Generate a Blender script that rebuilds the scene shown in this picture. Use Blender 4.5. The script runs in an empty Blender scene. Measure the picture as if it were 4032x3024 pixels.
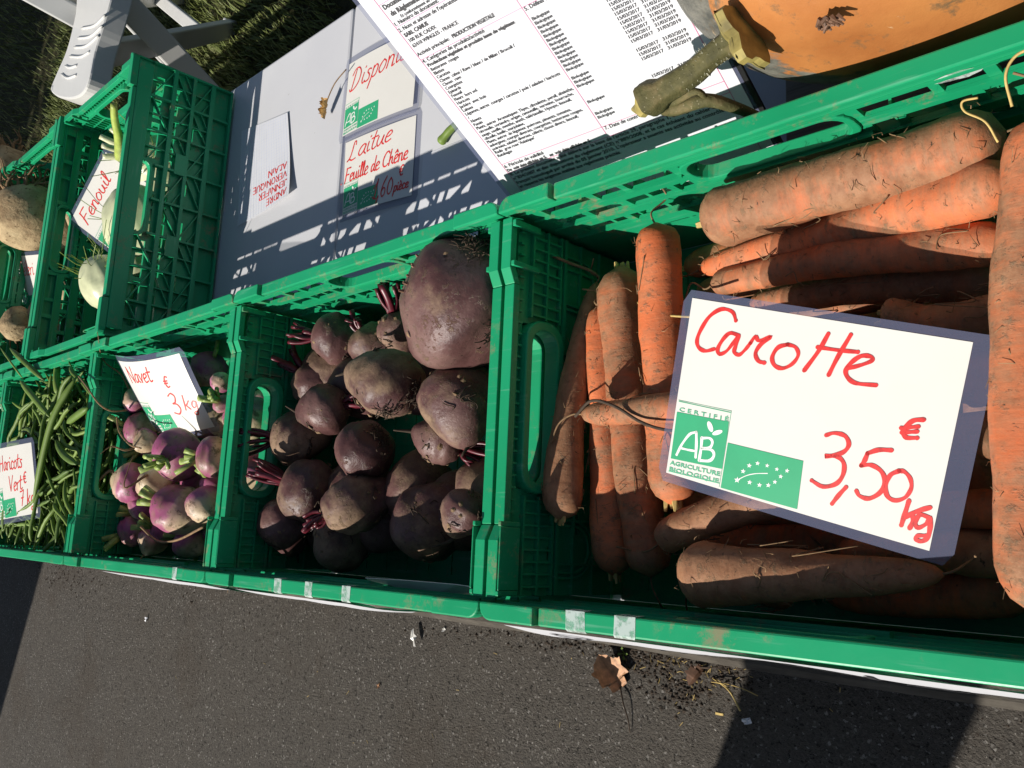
import bpy, bmesh, math, random
import numpy as np
from mathutils import Vector, Matrix, Quaternion

random.seed(7)
rng = np.random.default_rng(7)
scene = bpy.context.scene
COL = scene.collection

# ------------------------------------------------------------------ camera
# world: X along the row of crates, Y from the asphalt to the back of the table, Z up; crate rims at Z = 0
RC = np.array([[0.70735557, 0.04254379, -0.70557644],
               [-0.09766972, -0.9827298, -0.15717117],
               [-0.70007766, 0.18008935, -0.69098416]])
CP = np.array([0.44791775, 0.04990178, 0.41988155])
FPX = 3470.1
cam_d = bpy.data.cameras.new('camera')
cam = bpy.data.objects.new('camera', cam_d)
COL.objects.link(cam)
cam_d.sensor_width = 36.0
cam_d.lens = FPX / 4032 * 36.0
cam_d.clip_start = 0.01
cam_d.clip_end = 500
M = Matrix.Identity(4)
for i in range(3):
    M[i][0] = RC[0][i]; M[i][1] = -RC[1][i]; M[i][2] = -RC[2][i]; M[i][3] = CP[i]
cam.matrix_world = M
scene.camera = cam

# ------------------------------------------------------------------ world, sun, exposure
SUN = Vector((0.5092, 1.1698, -1.0)).normalized()
world = bpy.data.worlds.new('World'); scene.world = world
world.use_nodes = True
wn = world.node_tree.nodes; wl = world.node_tree.links
wn.clear()
wo = wn.new('ShaderNodeOutputWorld'); wb = wn.new('ShaderNodeBackground'); ws = wn.new('ShaderNodeTexSky')
ws.sky_type = 'NISHITA'; ws.sun_disc = False
ws.sun_elevation = math.radians(38.1)
ws.sun_rotation = math.atan2(-SUN.x, -SUN.y)
wb.inputs['Strength'].default_value = 0.055
wl.new(ws.outputs['Color'], wb.inputs['Color']); wl.new(wb.outputs['Background'], wo.inputs['Surface'])
sun_d = bpy.data.lights.new('sun', 'SUN'); sun_d.energy = 5.0; sun_d.angle = math.radians(0.53)
sun_d.color = (1.0, 0.94, 0.86)
sun = bpy.data.objects.new('sun', sun_d); COL.objects.link(sun)
sun.rotation_euler = SUN.to_track_quat('-Z', 'Y').to_euler(); sun.location = (-2, -4, 5)
vs = scene.view_settings
vs.view_transform = 'Standard'; vs.look = 'None'; vs.exposure = 0.25; vs.gamma = 1.0; vs.use_curve_mapping = False

GZ = -0.65      # asphalt
TZ = -0.152     # table top

# ------------------------------------------------------------------ pixel helpers (a pixel gives a direction only)
def ray(u, v):
    return RC.T @ np.array([(u - 2016) / FPX, (v - 1512) / FPX, 1.0])
def onz(u, v, z):
    d = ray(u, v); return Vector(CP + d * (z - CP[2]) / d[2])
def ony(u, v, y):
    d = ray(u, v); return Vector(CP + d * (y - CP[1]) / d[1])
def onx(u, v, x):
    d = ray(u, v); return Vector(CP + d * (x - CP[0]) / d[0])
def depth(p):
    return float(RC[2] @ (np.array(p) - CP))
def px2m(px, p):
    return px * depth(p) / FPX

# ------------------------------------------------------------------ object helpers
def tag(o, label=None, cat=None, group=None, kind=None):
    if label: o['label'] = label
    if cat: o['category'] = cat
    if group: o['group'] = group
    if kind: o['kind'] = kind
    return o
def empty(name, loc=(0, 0, 0)):
    o = bpy.data.objects.new(name, None); COL.objects.link(o); o.location = loc
    o.empty_display_size = 0.02
    return o
def link(name, me, mat, parent=None):
    o = bpy.data.objects.new(name, me); COL.objects.link(o)
    if mat is not None and not me.materials: me.materials.append(mat)
    if parent is not None: o.parent = parent
    return o
def copy_tree(o, parent=None):
    c = o.copy(); COL.objects.link(c); c.parent = parent
    for ch in list(o.children): copy_tree(ch, c)
    return c

class MB:
    def __init__(s): s.v = []; s.f = []
    def box(s, x0, x1, y0, y1, z0, z1):
        b = len(s.v)
        s.v += [(x0, y0, z0), (x1, y0, z0), (x1, y1, z0), (x0, y1, z0), (x0, y0, z1), (x1, y0, z1), (x1, y1, z1), (x0, y1, z1)]
        s.f += [tuple(b + i for i in q) for q in ((3, 2, 1, 0), (4, 5, 6, 7), (0, 1, 5, 4), (1, 2, 6, 5), (2, 3, 7, 6), (3, 0, 4, 7))]
        return s
    def bar(s, p, q, w, t, up=(0, 0, 1)):
        p = Vector(p); q = Vector(q); d = (q - p).normalized(); u = Vector(up)
        a = d.cross(u).normalized() * (w / 2); c = a.cross(d).normalized() * (t / 2)
        b = len(s.v)
        for e in (p, q):
            for (i, j) in ((-1, -1), (1, -1), (1, 1), (-1, 1)): s.v.append(tuple(e + a * i + c * j))
        s.f += [tuple(b + i for i in k) for k in ((3, 2, 1, 0), (4, 5, 6, 7), (0, 1, 5, 4), (1, 2, 6, 5), (2, 3, 7, 6), (3, 0, 4, 7))]
        return s
    def tube(s, pts, radii, n=8, cap=True, squash=1.0):
        pts = [Vector(p) for p in pts]
        if not hasattr(radii, '__len__'): radii = [radii] * len(pts)
        b = len(s.v); ref = None
        for i, p in enumerate(pts):
            d = (pts[min(i + 1, len(pts) - 1)] - pts[max(i - 1, 0)]).normalized()
            if ref is None:
                ref = Vector((0, 0, 1)) if abs(d.z) < 0.9 else Vector((1, 0, 0))
            a = d.cross(ref).normalized(); c = a.cross(d).normalized(); ref = c
            for k in range(n):
                t = 2 * math.pi * k / n
                s.v.append(tuple(p + a * math.cos(t) * radii[i] + c * math.sin(t) * radii[i] * squash))
        for i in range(len(pts) - 1):
            for k in range(n):
                s.f.append((b + i * n + k, b + i * n + (k + 1) % n, b + (i + 1) * n + (k + 1) % n, b + (i + 1) * n + k))
        if cap:
            s.f.append(tuple(b + k for k in reversed(range(n))))
            e = b + (len(pts) - 1) * n
            s.f.append(tuple(e + k for k in range(n)))
        return s
    def poly(s, pts, th=None):
        b = len(s.v); s.v += [tuple(p) for p in pts]; s.f.append(tuple(range(b, b + len(pts)))); return s
    def prism(s, pts, off):
        b = len(s.v); n = len(pts); off = Vector(off)
        s.v += [tuple(Vector(p)) for p in pts] + [tuple(Vector(p) + off) for p in pts]
        s.f.append(tuple(reversed(range(b, b + n)))); s.f.append(tuple(range(b + n, b + 2 * n)))
        for i in range(n):
            j = (i + 1) % n; s.f.append((b + i, b + j, b + n + j, b + n + i))
        return s
    def add(s, o):
        b = len(s.v); s.v += o.v; s.f += [tuple(b + i for i in f) for f in o.f]; return s
    def mesh(s, name, smooth=False, xf=None, bevel=0, angle=None):
        me = bpy.data.meshes.new(name)
        v = [tuple(xf(Vector(p))) for p in s.v] if xf else s.v
        me.from_pydata(v, [], s.f); me.update()
        bm = bmesh.new(); bm.from_mesh(me)
        bmesh.ops.recalc_face_normals(bm, faces=bm.faces)
        if bevel:
            ed = [e for e in bm.edges if len(e.link_faces) == 2 and e.calc_face_angle(0) > 0.6]
            bmesh.ops.bevel(bm, geom=ed, offset=bevel, segments=2, affect='EDGES', profile=0.5, clamp_overlap=True)
        bm.to_mesh(me); bm.free()
        if smooth:
            for p in me.polygons: p.use_smooth = True
        return me
    def build(s, name, mat, parent=None, **k):
        return link(name, s.mesh(name, **k), mat, parent)

def plate(us, zs, solid, d0, d1):
    """a plate in (u, d, z) with openings: solid(i, j) says whether the cell is material; only outer faces"""
    m = MB(); idx = {}
    def V(i, j, k):
        key = (i, j, k)
        if key not in idx:
            idx[key] = len(m.v); m.v.append((us[i], (d0, d1)[k], zs[j]))
        return idx[key]
    nu, nz = len(us) - 1, len(zs) - 1
    S = lambda i, j: 0 <= i < nu and 0 <= j < nz and solid(i, j)
    for i in range(nu):
        for j in range(nz):
            if not S(i, j): continue
            m.f.append((V(i, j, 0), V(i + 1, j, 0), V(i + 1, j + 1, 0), V(i, j + 1, 0)))
            m.f.append((V(i, j, 1), V(i, j + 1, 1), V(i + 1, j + 1, 1), V(i + 1, j, 1)))
            if not S(i - 1, j): m.f.append((V(i, j, 0), V(i, j + 1, 0), V(i, j + 1, 1), V(i, j, 1)))
            if not S(i + 1, j): m.f.append((V(i + 1, j, 0), V(i + 1, j, 1), V(i + 1, j + 1, 1), V(i + 1, j + 1, 0)))
            if not S(i, j - 1): m.f.append((V(i, j, 0), V(i, j, 1), V(i + 1, j, 1), V(i + 1, j, 0)))
            if not S(i, j + 1): m.f.append((V(i, j + 1, 0), V(i + 1, j + 1, 0), V(i + 1, j + 1, 1), V(i, j + 1, 1)))
    return m
def holes_plate(u0, u1, z0, z1, holes, d0, d1):
    us = sorted(set([u0, u1] + [h[0] for h in holes] + [h[1] for h in holes]))
    zs = sorted(set([z0, z1] + [h[2] for h in holes] + [h[3] for h in holes]))
    def solid(i, j):
        u = (us[i] + us[i + 1]) / 2; z = (zs[j] + zs[j + 1]) / 2
        return not any(h[0] < u < h[1] and h[2] < z < h[3] for h in holes)
    return plate(us, zs, solid, d0, d1)

def spline(pts, n=6, closed=False):
    """Catmull-Rom through points (tuples of any dimension)"""
    P = [np.array(p, float) for p in pts]
    if len(P) < 3: 
        return [tuple(P[0] + (P[-1] - P[0]) * t) for t in np.linspace(0, 1, 9)]
    out = []
    for i in range(len(P) - 1):
        p0 = P[i - 1] if i > 0 else 2 * P[0] - P[1]
        p3 = P[i + 2] if i + 2 < len(P) else 2 * P[-1] - P[-2]
        p1, p2 = P[i], P[i + 1]
        for k in range(n):
            t = k / n
            out.append(tuple(0.5 * (2 * p1 + (p2 - p0) * t + (2 * p0 - 5 * p1 + 4 * p2 - p3) * t * t + (3 * p1 - p0 - 3 * p2 + p3) * t ** 3)))
    out.append(tuple(P[-1])); return out

# ------------------------------------------------------------------ materials
def mat(name, rough=0.6, spec=0.5):
    m = bpy.data.materials.new(name); m.use_nodes = True
    nt = m.node_tree; bs = nt.nodes['Principled BSDF']
    bs.inputs['Roughness'].default_value = rough
    bs.inputs['Specular IOR Level'].default_value = spec
    return m, nt, bs
def N(nt, t, **k):
    n = nt.nodes.new(t)
    for a, b in k.items(): setattr(n, a, b)
    return n
def coords(nt, scale=(1, 1, 1), rnd=True):
    tc = N(nt, 'ShaderNodeTexCoord'); mp = N(nt, 'ShaderNodeMapping')
    mp.inputs['Scale'].default_value = scale
    nt.links.new(tc.outputs['Object'], mp.inputs['Vector'])
    if rnd:
        oi = N(nt, 'ShaderNodeObjectInfo'); mu = N(nt, 'ShaderNodeMath', operation='MULTIPLY'); mu.inputs[1].default_value = 37.0
        nt.links.new(oi.outputs['Random'], mu.inputs[0]); nt.links.new(mu.outputs[0], mp.inputs['Location'])
    return mp.outputs['Vector']
def noise(nt, vec, scale, detail=4, rough=0.55, dist=0.0):
    n = N(nt, 'ShaderNodeTexNoise'); n.inputs['Scale'].default_value = scale; n.inputs['Detail'].default_value = detail
    n.inputs['Roughness'].default_value = rough; n.inputs['Distortion'].default_value = dist
    nt.links.new(vec, n.inputs['Vector']); return n.outputs['Fac']
def ramp(nt, fac, stops):
    r = N(nt, 'ShaderNodeValToRGB'); el = r.color_ramp.elements
    while len(el) < len(stops): el.new(0.5)
    for e, (p, c) in zip(el, stops):
        e.position = p; e.color = c if len(c) == 4 else (*c, 1)
    nt.links.new(fac, r.inputs['Fac']); return r.outputs['Color']
def bw(nt, fac, a, b): return ramp(nt, fac, [(a, (0, 0, 0)), (b, (1, 1, 1))])
def mix(nt, fac, a, b, mode='MIX'):
    m = N(nt, 'ShaderNodeMix', data_type='RGBA', blend_type=mode)
    for sock, val in ((m.inputs[0], fac), (m.inputs[6], a), (m.inputs[7], b)):
        if hasattr(val, 'links') or hasattr(val, 'node'): nt.links.new(val, sock)
        elif isinstance(val, (int, float)): sock.default_value = val
        else: sock.default_value = (*val, 1) if len(val) == 3 else val
    return m.outputs[2]
def math_n(nt, op, a, b=0.0):
    m = N(nt, 'ShaderNodeMath', operation=op)
    for sock, val in ((m.inputs[0], a), (m.inputs[1], b)):
        if hasattr(val, 'node'): nt.links.new(val, sock)
        else: sock.default_value = val
    return m.outputs[0]
def bump(nt, bs, h, strength=0.4, dist=0.001, prev=None):
    b = N(nt, 'ShaderNodeBump'); b.inputs['Strength'].default_value = strength; b.inputs['Distance'].default_value = dist
    nt.links.new(h, b.inputs['Height'])
    if prev is not None: nt.links.new(prev, b.inputs['Normal'])
    nt.links.new(b.outputs['Normal'], bs.inputs['Normal']); return b.outputs['Normal']
def out_of(nt): return [n for n in nt.nodes if n.type == 'OUTPUT_MATERIAL'][0]
def col(nt, bs, c):
    if hasattr(c, 'node'): nt.links.new(c, bs.inputs['Base Color'])
    else: bs.inputs['Base Color'].default_value = (*c, 1)

def simple(name, c, rough=0.6, var=0.15, scale=60, spec=0.5):
    m, nt, bs = mat(name, rough, spec); v = coords(nt)
    f = noise(nt, v, scale, 4)
    lo = tuple(x * (1 - var) for x in c); hi = tuple(min(1, x * (1 + var)) for x in c)
    col(nt, bs, ramp(nt, f, [(0.3, lo), (0.7, hi)])); return m

def m_green():
    m, nt, bs = mat('green_crate_plastic', 0.38, 0.45); v = coords(nt)
    big = noise(nt, v, 9, 3); fine = noise(nt, v, 160, 5, 0.7)
    st = N(nt, 'ShaderNodeMapping'); st.inputs['Scale'].default_value = (14, 260, 160); nt.links.new(v, st.inputs['Vector'])
    scr = noise(nt, st.outputs['Vector'], 1.0, 3, 0.6)
    base = ramp(nt, big, [(0.3, (0.008, 0.300, 0.125)), (0.7, (0.015, 0.380, 0.165))])
    base = mix(nt, math_n(nt, 'MULTIPLY', bw(nt, scr, 0.60, 0.74), 0.5), base, (0.16, 0.46, 0.30))
    dm = math_n(nt, 'MULTIPLY', bw(nt, noise(nt, v, 46, 6, 0.75), 0.545, 0.67), bw(nt, noise(nt, v, 13, 3), 0.44, 0.58))
    base = mix(nt, math_n(nt, 'MULTIPLY', dm, 0.8), base, (0.27, 0.21, 0.12))
    col(nt, bs, base)
    nt.links.new(ramp(nt, math_n(nt, 'ADD', math_n(nt, 'MULTIPLY', fine, 0.35), math_n(nt, 'MULTIPLY', dm, 0.5)), [(0.0, (0.30,) * 3), (0.6, (0.62,) * 3)]), bs.inputs['Roughness'])
    bump(nt, bs, fine, 0.08, 0.0006)
    tr = N(nt, 'ShaderNodeBsdfTranslucent'); tr.inputs['Color'].default_value = (0.006, 0.34, 0.10, 1)
    mx = N(nt, 'ShaderNodeMixShader'); mx.inputs[0].default_value = 0.11
    nt.links.new(bs.outputs[0], mx.inputs[1]); nt.links.new(tr.outputs[0], mx.inputs[2]); nt.links.new(mx.outputs[0], out_of(nt).inputs['Surface'])
    return m
GREEN = m_green()

def m_carrot():
    m, nt, bs = mat('carrot_skin', 0.68, 0.3); v = coords(nt)
    def stretched(sx, sy):
        st = N(nt, 'ShaderNodeMapping'); st.inputs['Scale'].default_value = (sx, sy, sy); nt.links.new(v, st.inputs['Vector']); return st.outputs['Vector']
    rings = noise(nt, stretched(90, 9), 4.0, 4, 0.7)
    orange = ramp(nt, noise(nt, v, 26, 3), [(0.25, (0.50, 0.110, 0.034)), (0.55, (0.66, 0.175, 0.062)), (0.8, (0.71, 0.24, 0.105))])
    orange = mix(nt, math_n(nt, 'MULTIPLY', bw(nt, rings, 0.58, 0.72), 0.40), orange, (0.62, 0.27, 0.14))
    oi = N(nt, 'ShaderNodeObjectInfo')
    f = math_n(nt, 'ADD', math_n(nt, 'MULTIPLY', noise(nt, v, 15, 6, 0.68), 0.6), math_n(nt, 'MULTIPLY', noise(nt, stretched(70, 16), 1.6, 5, 0.7), 0.4))
    f = math_n(nt, 'ADD', f, math_n(nt, 'MULTIPLY', math_n(nt, 'SUBTRACT', oi.outputs['Random'], 0.5), 0.12))
    scol = N(nt, 'ShaderNodeSeparateColor'); nt.links.new(oi.outputs['Color'], scol.inputs[0])   # object colour R < 1: more caked soil
    f = math_n(nt, 'ADD', f, math_n(nt, 'MULTIPLY', math_n(nt, 'SUBTRACT', 1.0, scol.outputs[0]), 0.25))
    film = math_n(nt, 'MULTIPLY', bw(nt, f, 0.38, 0.56), 0.86)
    dust = ramp(nt, noise(nt, v, 90, 4, 0.7), [(0.3, (0.165, 0.092, 0.048)), (0.7, (0.34, 0.205, 0.115))])
    c = mix(nt, film, orange, dust)
    sp = math_n(nt, 'MULTIPLY', bw(nt, noise(nt, stretched(190, 130), 1.0, 6, 0.72), 0.55, 0.66), bw(nt, noise(nt, v, 30, 5, 0.65), 0.40, 0.54))
    c = mix(nt, math_n(nt, 'MULTIPLY', sp, 0.85), c, (0.19, 0.130, 0.075))
    dk = math_n(nt, 'MULTIPLY', bw(nt, noise(nt, stretched(420, 170), 1.0, 4, 0.7), 0.62, 0.68), bw(nt, noise(nt, v, 50, 2), 0.5, 0.6))
    c = mix(nt, dk, c, (0.05, 0.032, 0.020))
    col(nt, bs, c)
    h = math_n(nt, 'ADD', math_n(nt, 'MULTIPLY', rings, 0.6), math_n(nt, 'MULTIPLY', sp, 0.9))
    h = math_n(nt, 'ADD', h, math_n(nt, 'MULTIPLY', noise(nt, v, 380, 4, 0.7), 0.55))
    bump(nt, bs, h, 0.45, 0.0012)
    bs.inputs['Subsurface Weight'].default_value = 0.06; bs.inputs['Subsurface Radius'].default_value = (0.005, 0.0015, 0.0008)
    return m
CARROT = m_carrot()

def m_beet():
    m, nt, bs = mat('beetroot_skin', 0.5, 0.4); v = coords(nt)
    c = ramp(nt, noise(nt, v, 24, 5, 0.6), [(0.3, (0.048, 0.018, 0.018)), (0.52, (0.112, 0.052, 0.048)), (0.75, (0.205, 0.120, 0.102))])
    oi = N(nt, 'ShaderNodeObjectInfo')
    f = math_n(nt, 'ADD', noise(nt, v, 17, 6, 0.68), math_n(nt, 'MULTIPLY', math_n(nt, 'SUBTRACT', oi.outputs['Random'], 0.5), 0.22))
    big = bw(nt, f, 0.49, 0.63)
    c = mix(nt, math_n(nt, 'MULTIPLY', big, 0.72), c, ramp(nt, noise(nt, v, 80, 5, 0.7), [(0.3, (0.17, 0.105, 0.060)), (0.7, (0.38, 0.265, 0.160))]))
    sp = math_n(nt, 'MULTIPLY', bw(nt, noise(nt, v, 150, 6, 0.75), 0.55, 0.63), bw(nt, noise(nt, v, 32, 4), 0.44, 0.58))
    c = mix(nt, sp, c, (0.15, 0.095, 0.05))
    dk = math_n(nt, 'MULTIPLY', bw(nt, noise(nt, v, 240, 5, 0.75), 0.60, 0.66), bw(nt, noise(nt, v, 40, 3), 0.47, 0.58))
    c = mix(nt, dk, c, (0.018, 0.011, 0.009))
    col(nt, bs, c)
    nt.links.new(ramp(nt, math_n(nt, 'ADD', math_n(nt, 'MULTIPLY', big, 0.8), math_n(nt, 'MULTIPLY', noise(nt, v, 120, 4), 0.3)), [(0.1, (0.40,) * 3), (0.8, (0.75,) * 3)]), bs.inputs['Roughness'])
    h = math_n(nt, 'ADD', math_n(nt, 'MULTIPLY', sp, 1.0), math_n(nt, 'MULTIPLY', noise(nt, v, 170, 6, 0.7), 0.9))
    h = math_n(nt, 'ADD', h, math_n(nt, 'MULTIPLY', noise(nt, v, 40, 3), 1.2))
    bump(nt, bs, h, 0.5, 0.0016); return m
BEET = m_beet()

def m_turnip():
    m, nt, bs = mat('turnip_skin', 0.45, 0.45)
    tc = N(nt, 'ShaderNodeTexCoord'); sx = N(nt, 'ShaderNodeSeparateXYZ'); nt.links.new(tc.outputs['Object'], sx.inputs[0])
    v = coords(nt)
    h = math_n(nt, 'ADD', sx.outputs['Z'], math_n(nt, 'MULTIPLY', math_n(nt, 'SUBTRACT', noise(nt, v, 28, 4, 0.6), 0.5), 0.030))
    mr = N(nt, 'ShaderNodeMapRange'); mr.inputs['From Min'].default_value = -0.016; mr.inputs['From Max'].default_value = 0.010; nt.links.new(h, mr.inputs['Value'])
    purple = ramp(nt, noise(nt, v, 40, 3), [(0.3, (0.26, 0.045, 0.125)), (0.7, (0.44, 0.120, 0.240))])
    c = ramp(nt, mr.outputs[0], [(0.0, (0.60, 0.47, 0.30)), (0.42, (0.56, 0.36, 0.28)), (0.62, (0.42, 0.14, 0.24))])
    c = mix(nt, bw(nt, mr.outputs[0], 0.5, 0.8), c, purple)
    sp = math_n(nt, 'MULTIPLY', bw(nt, noise(nt, v, 120, 6, 0.75), 0.53, 0.60), bw(nt, noise(nt, v, 30, 4), 0.45, 0.58))
    c = mix(nt, math_n(nt, 'MULTIPLY', sp, 0.85), c, (0.09, 0.062, 0.036))
    fl = math_n(nt, 'MULTIPLY', bw(nt, noise(nt, v, 34, 5, 0.65), 0.46, 0.62), 0.65)
    c = mix(nt, fl, c, (0.26, 0.18, 0.10))
    col(nt, bs, c); bump(nt, bs, math_n(nt, 'ADD', sp, noise(nt, v, 120, 4)), 0.22, 0.0008); return m
TURNIP = m_turnip()

def m_bean():
    m, nt, bs = mat('bean_skin', 0.55, 0.4); v = coords(nt)
    oi = N(nt, 'ShaderNodeObjectInfo')
    c = ramp(nt, oi.outputs['Random'], [(0.0, (0.075, 0.135, 0.020)), (0.5, (0.125, 0.205, 0.032)), (1.0, (0.185, 0.270, 0.055))])
    c = mix(nt, math_n(nt, 'MULTIPLY', bw(nt, noise(nt, v, 70, 4), 0.5, 0.75), 0.4), c, (0.24, 0.33, 0.11))
    col(nt, bs, c); bump(nt, bs, noise(nt, v, 220, 3), 0.15, 0.0005); return m
BEAN = m_bean()

PAPER = simple('white_card', (0.70, 0.685, 0.635), 0.35, 0.015, 30)
PAPER_COOL = simple('white_print_paper', (0.63, 0.64, 0.675), 0.4, 0.012, 30)
REDINK = simple('red_marker_ink', (0.66, 0.028, 0.026), 0.4, 0.30, 260)
GREENINK = simple('eco_label_green', (0.030, 0.36, 0.165), 0.4, 0.05, 60)
GREENTXT = simple('eco_label_text_green', (0.10, 0.42, 0.24), 0.4, 0.05, 60)
WHITEINK = simple('eco_label_white', (0.80, 0.82, 0.78), 0.4, 0.02, 60)
BLACKINK = simple('black_print', (0.035, 0.035, 0.04), 0.5, 0.1, 60)
PINKINK = simple('pink_rule', (0.62, 0.16, 0.32), 0.5, 0.05, 60)

def m_laminate():
    m, nt, bs = mat('clear_laminate', 0.12, 0.6)
    col(nt, bs, (0.17, 0.19, 0.30))
    v = coords(nt); f = noise(nt, v, 60, 3)
    bump(nt, bs, f, 0.05, 0.0008)
    tr = N(nt, 'ShaderNodeBsdfTransparent'); mx = N(nt, 'ShaderNodeMixShader'); mx.inputs[0].default_value = 0.42
    nt.links.new(tr.outputs[0], mx.inputs[1]); nt.links.new(bs.outputs[0], mx.inputs[2]); nt.links.new(mx.outputs[0], out_of(nt).inputs['Surface'])
    return m
LAMINATE = m_laminate()
def m_tape():
    m, nt, bs = mat('cloudy_tape', 0.35, 0.5); col(nt, bs, (0.62, 0.72, 0.68)); v = coords(nt)
    tr = N(nt, 'ShaderNodeBsdfTransparent'); mx = N(nt, 'ShaderNodeMixShader')
    f = ramp(nt, noise(nt, v, 130, 5, 0.7), [(0.45, (0.75,) * 3), (0.56, (0.30,) * 3)])
    nt.links.new(f, mx.inputs[0])
    nt.links.new(tr.outputs[0], mx.inputs[1]); nt.links.new(bs.outputs[0], mx.inputs[2]); nt.links.new(mx.outputs[0], out_of(nt).inputs['Surface']); return m
TAPE = m_tape()

def m_asphalt():
    m, nt, bs = mat('asphalt', 0.88, 0.25); v = coords(nt, rnd=False)
    wv = N(nt, 'ShaderNodeVectorMath', operation='ADD'); nz = N(nt, 'ShaderNodeTexNoise'); nz.inputs['Scale'].default_value = 160; nz.inputs['Detail'].default_value = 3
    sc = N(nt, 'ShaderNodeVectorMath', operation='SCALE'); sc.inputs['Scale'].default_value = 0.006
    nt.links.new(v, nz.inputs['Vector']); nt.links.new(nz.outputs['Color'], sc.inputs[0]); nt.links.new(v, wv.inputs[0]); nt.links.new(sc.outputs[0], wv.inputs[1])
    vo = N(nt, 'ShaderNodeTexVoronoi'); vo.inputs['Scale'].default_value = 330; nt.links.new(wv.outputs[0], vo.inputs['Vector'])
    sep = N(nt, 'ShaderNodeSeparateColor'); nt.links.new(vo.outputs['Color'], sep.inputs[0])
    stone = ramp(nt, sep.outputs[0], [(0.0, (0.086, 0.077, 0.066)), (0.5, (0.112, 0.100, 0.085)), (0.95, (0.138, 0.124, 0.106)), (0.996, (0.36, 0.34, 0.31))])
    c = mix(nt, math_n(nt, 'MULTIPLY', bw(nt, noise(nt, v, 5, 4, 0.6), 0.4, 0.75), 0.40), stone, (0.122, 0.106, 0.086))
    pit = bw(nt, noise(nt, v, 150, 3, 0.65), 0.60, 0.68)
    c = mix(nt, math_n(nt, 'MULTIPLY', pit, 0.75), c, (0.014, 0.013, 0.012))
    dirt = bw(nt, noise(nt, v, 3.2, 6, 0.7), 0.50, 0.64)
    c = mix(nt, math_n(nt, 'MULTIPLY', dirt, 0.42), c, (0.085, 0.066, 0.048))
    col(nt, bs, c)
    h = math_n(nt, 'SUBTRACT', math_n(nt, 'MULTIPLY', sep.outputs[1], 0.5), math_n(nt, 'MULTIPLY', pit, 1.3))
    h = math_n(nt, 'ADD', h, math_n(nt, 'MULTIPLY', noise(nt, v, 260, 5, 0.7), 2.2))
    bump(nt, bs, h, 1.0, 0.0048); return m
ASPHALT = m_asphalt()
def m_soil():
    m, nt, bs = mat('lawn_soil', 0.95, 0.1); v = coords(nt, rnd=False)
    c = ramp(nt, noise(nt, v, 14, 6, 0.7), [(0.3, (0.030, 0.028, 0.014)), (0.6, (0.060, 0.058, 0.026)), (0.8, (0.090, 0.092, 0.038))])
    col(nt, bs, c); bump(nt, bs, noise(nt, v, 60, 6, 0.7), 0.8, 0.02); return m
SOIL = m_soil()
def m_kerb():
    m, nt, bs = mat('weathered_kerb', 0.9, 0.2); v = coords(nt, (1, 4, 4), rnd=False)
    c = ramp(nt, noise(nt, v, 12, 6, 0.7), [(0.3, (0.050, 0.044, 0.036)), (0.7, (0.112, 0.100, 0.082))])
    c = mix(nt, math_n(nt, 'MULTIPLY', bw(nt, noise(nt, v, 60, 4), 0.58, 0.7), 0.6), c, (0.05, 0.042, 0.034))
    col(nt, bs, c); bump(nt, bs, noise(nt, v, 50, 6, 0.7), 0.6, 0.004); return m
KERB = m_kerb()
def m_table():
    m, nt, bs = mat('white_table_plastic', 0.42, 0.4); v = coords(nt, rnd=False)
    c = ramp(nt, noise(nt, v, 6, 4), [(0.3, (0.53, 0.535, 0.56)), (0.7, (0.585, 0.59, 0.605))])
    c = mix(nt, math_n(nt, 'MULTIPLY', bw(nt, noise(nt, v, 120, 4, 0.7), 0.70, 0.74), 0.5), c, (0.22, 0.20, 0.17))
    col(nt, bs, c); bump(nt, bs, noise(nt, v, 300, 2), 0.05, 0.0005); return m
TABLE = m_table()
CHAIRM = simple('white_resin', (0.62, 0.62, 0.60), 0.38, 0.04, 8)
DARKMETAL = simple('dark_metal', (0.03, 0.03, 0.032), 0.4)
STEEL = simple('grey_steel_tube', (0.25, 0.25, 0.26), 0.35)
BLACKPL = simple('black_frame', (0.012, 0.012, 0.013), 0.3)
BROWNROOT = simple('dry_rootlet', (0.22, 0.135, 0.065), 0.85, 0.35, 200)
DARKROOT = simple('dark_dirt_root', (0.055, 0.036, 0.022), 0.9, 0.4, 200)
BEETSTALK = simple('beet_stalk', (0.095, 0.009, 0.018), 0.4, 0.45, 140)
BEETCUT = simple('beet_stalk_end', (0.045, 0.012, 0.012), 0.7, 0.3, 200)
TSTALK = simple('turnip_stalk', (0.27, 0.35, 0.085), 0.5, 0.35, 140)
FENNELW = simple('fennel_flesh', (0.56, 0.58, 0.36), 0.35, 0.14, 60)
FENNELG = simple('fennel_frond', (0.13, 0.20, 0.025), 0.5, 0.3, 120)
STRAW = simple('straw', (0.50, 0.36, 0.12), 0.7, 0.25, 160)
DEADLEAF = simple('dead_leaf', (0.46, 0.24, 0.12), 0.6, 0.4, 120)
DEADLEAF2 = simple('dead_leaf_dark', (0.16, 0.085, 0.050), 0.6, 0.4, 120)
YLEAF = simple('curled_yellow_leaf', (0.42, 0.24, 0.07), 0.55, 0.45, 150)
CRUMB = simple('soil_crumbs', (0.035, 0.024, 0.015), 0.95, 0.5, 200)
BARKM = simple('tree_bark', (0.09, 0.07, 0.05), 0.9, 0.4, 30)
LEAFM = simple('tree_leaves', (0.06, 0.11, 0.025), 0.6, 0.4, 6)
def m_grass():
    m, nt, bs = mat('grass_blade', 0.6, 0.3); v = coords(nt, rnd=False)
    c = ramp(nt, noise(nt, v, 9, 5, 0.7), [(0.25, (0.105, 0.100, 0.036)), (0.5, (0.110, 0.140, 0.034)), (0.75, (0.185, 0.20, 0.065))])
    col(nt, bs, c); return m
GRASS = m_grass()

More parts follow.
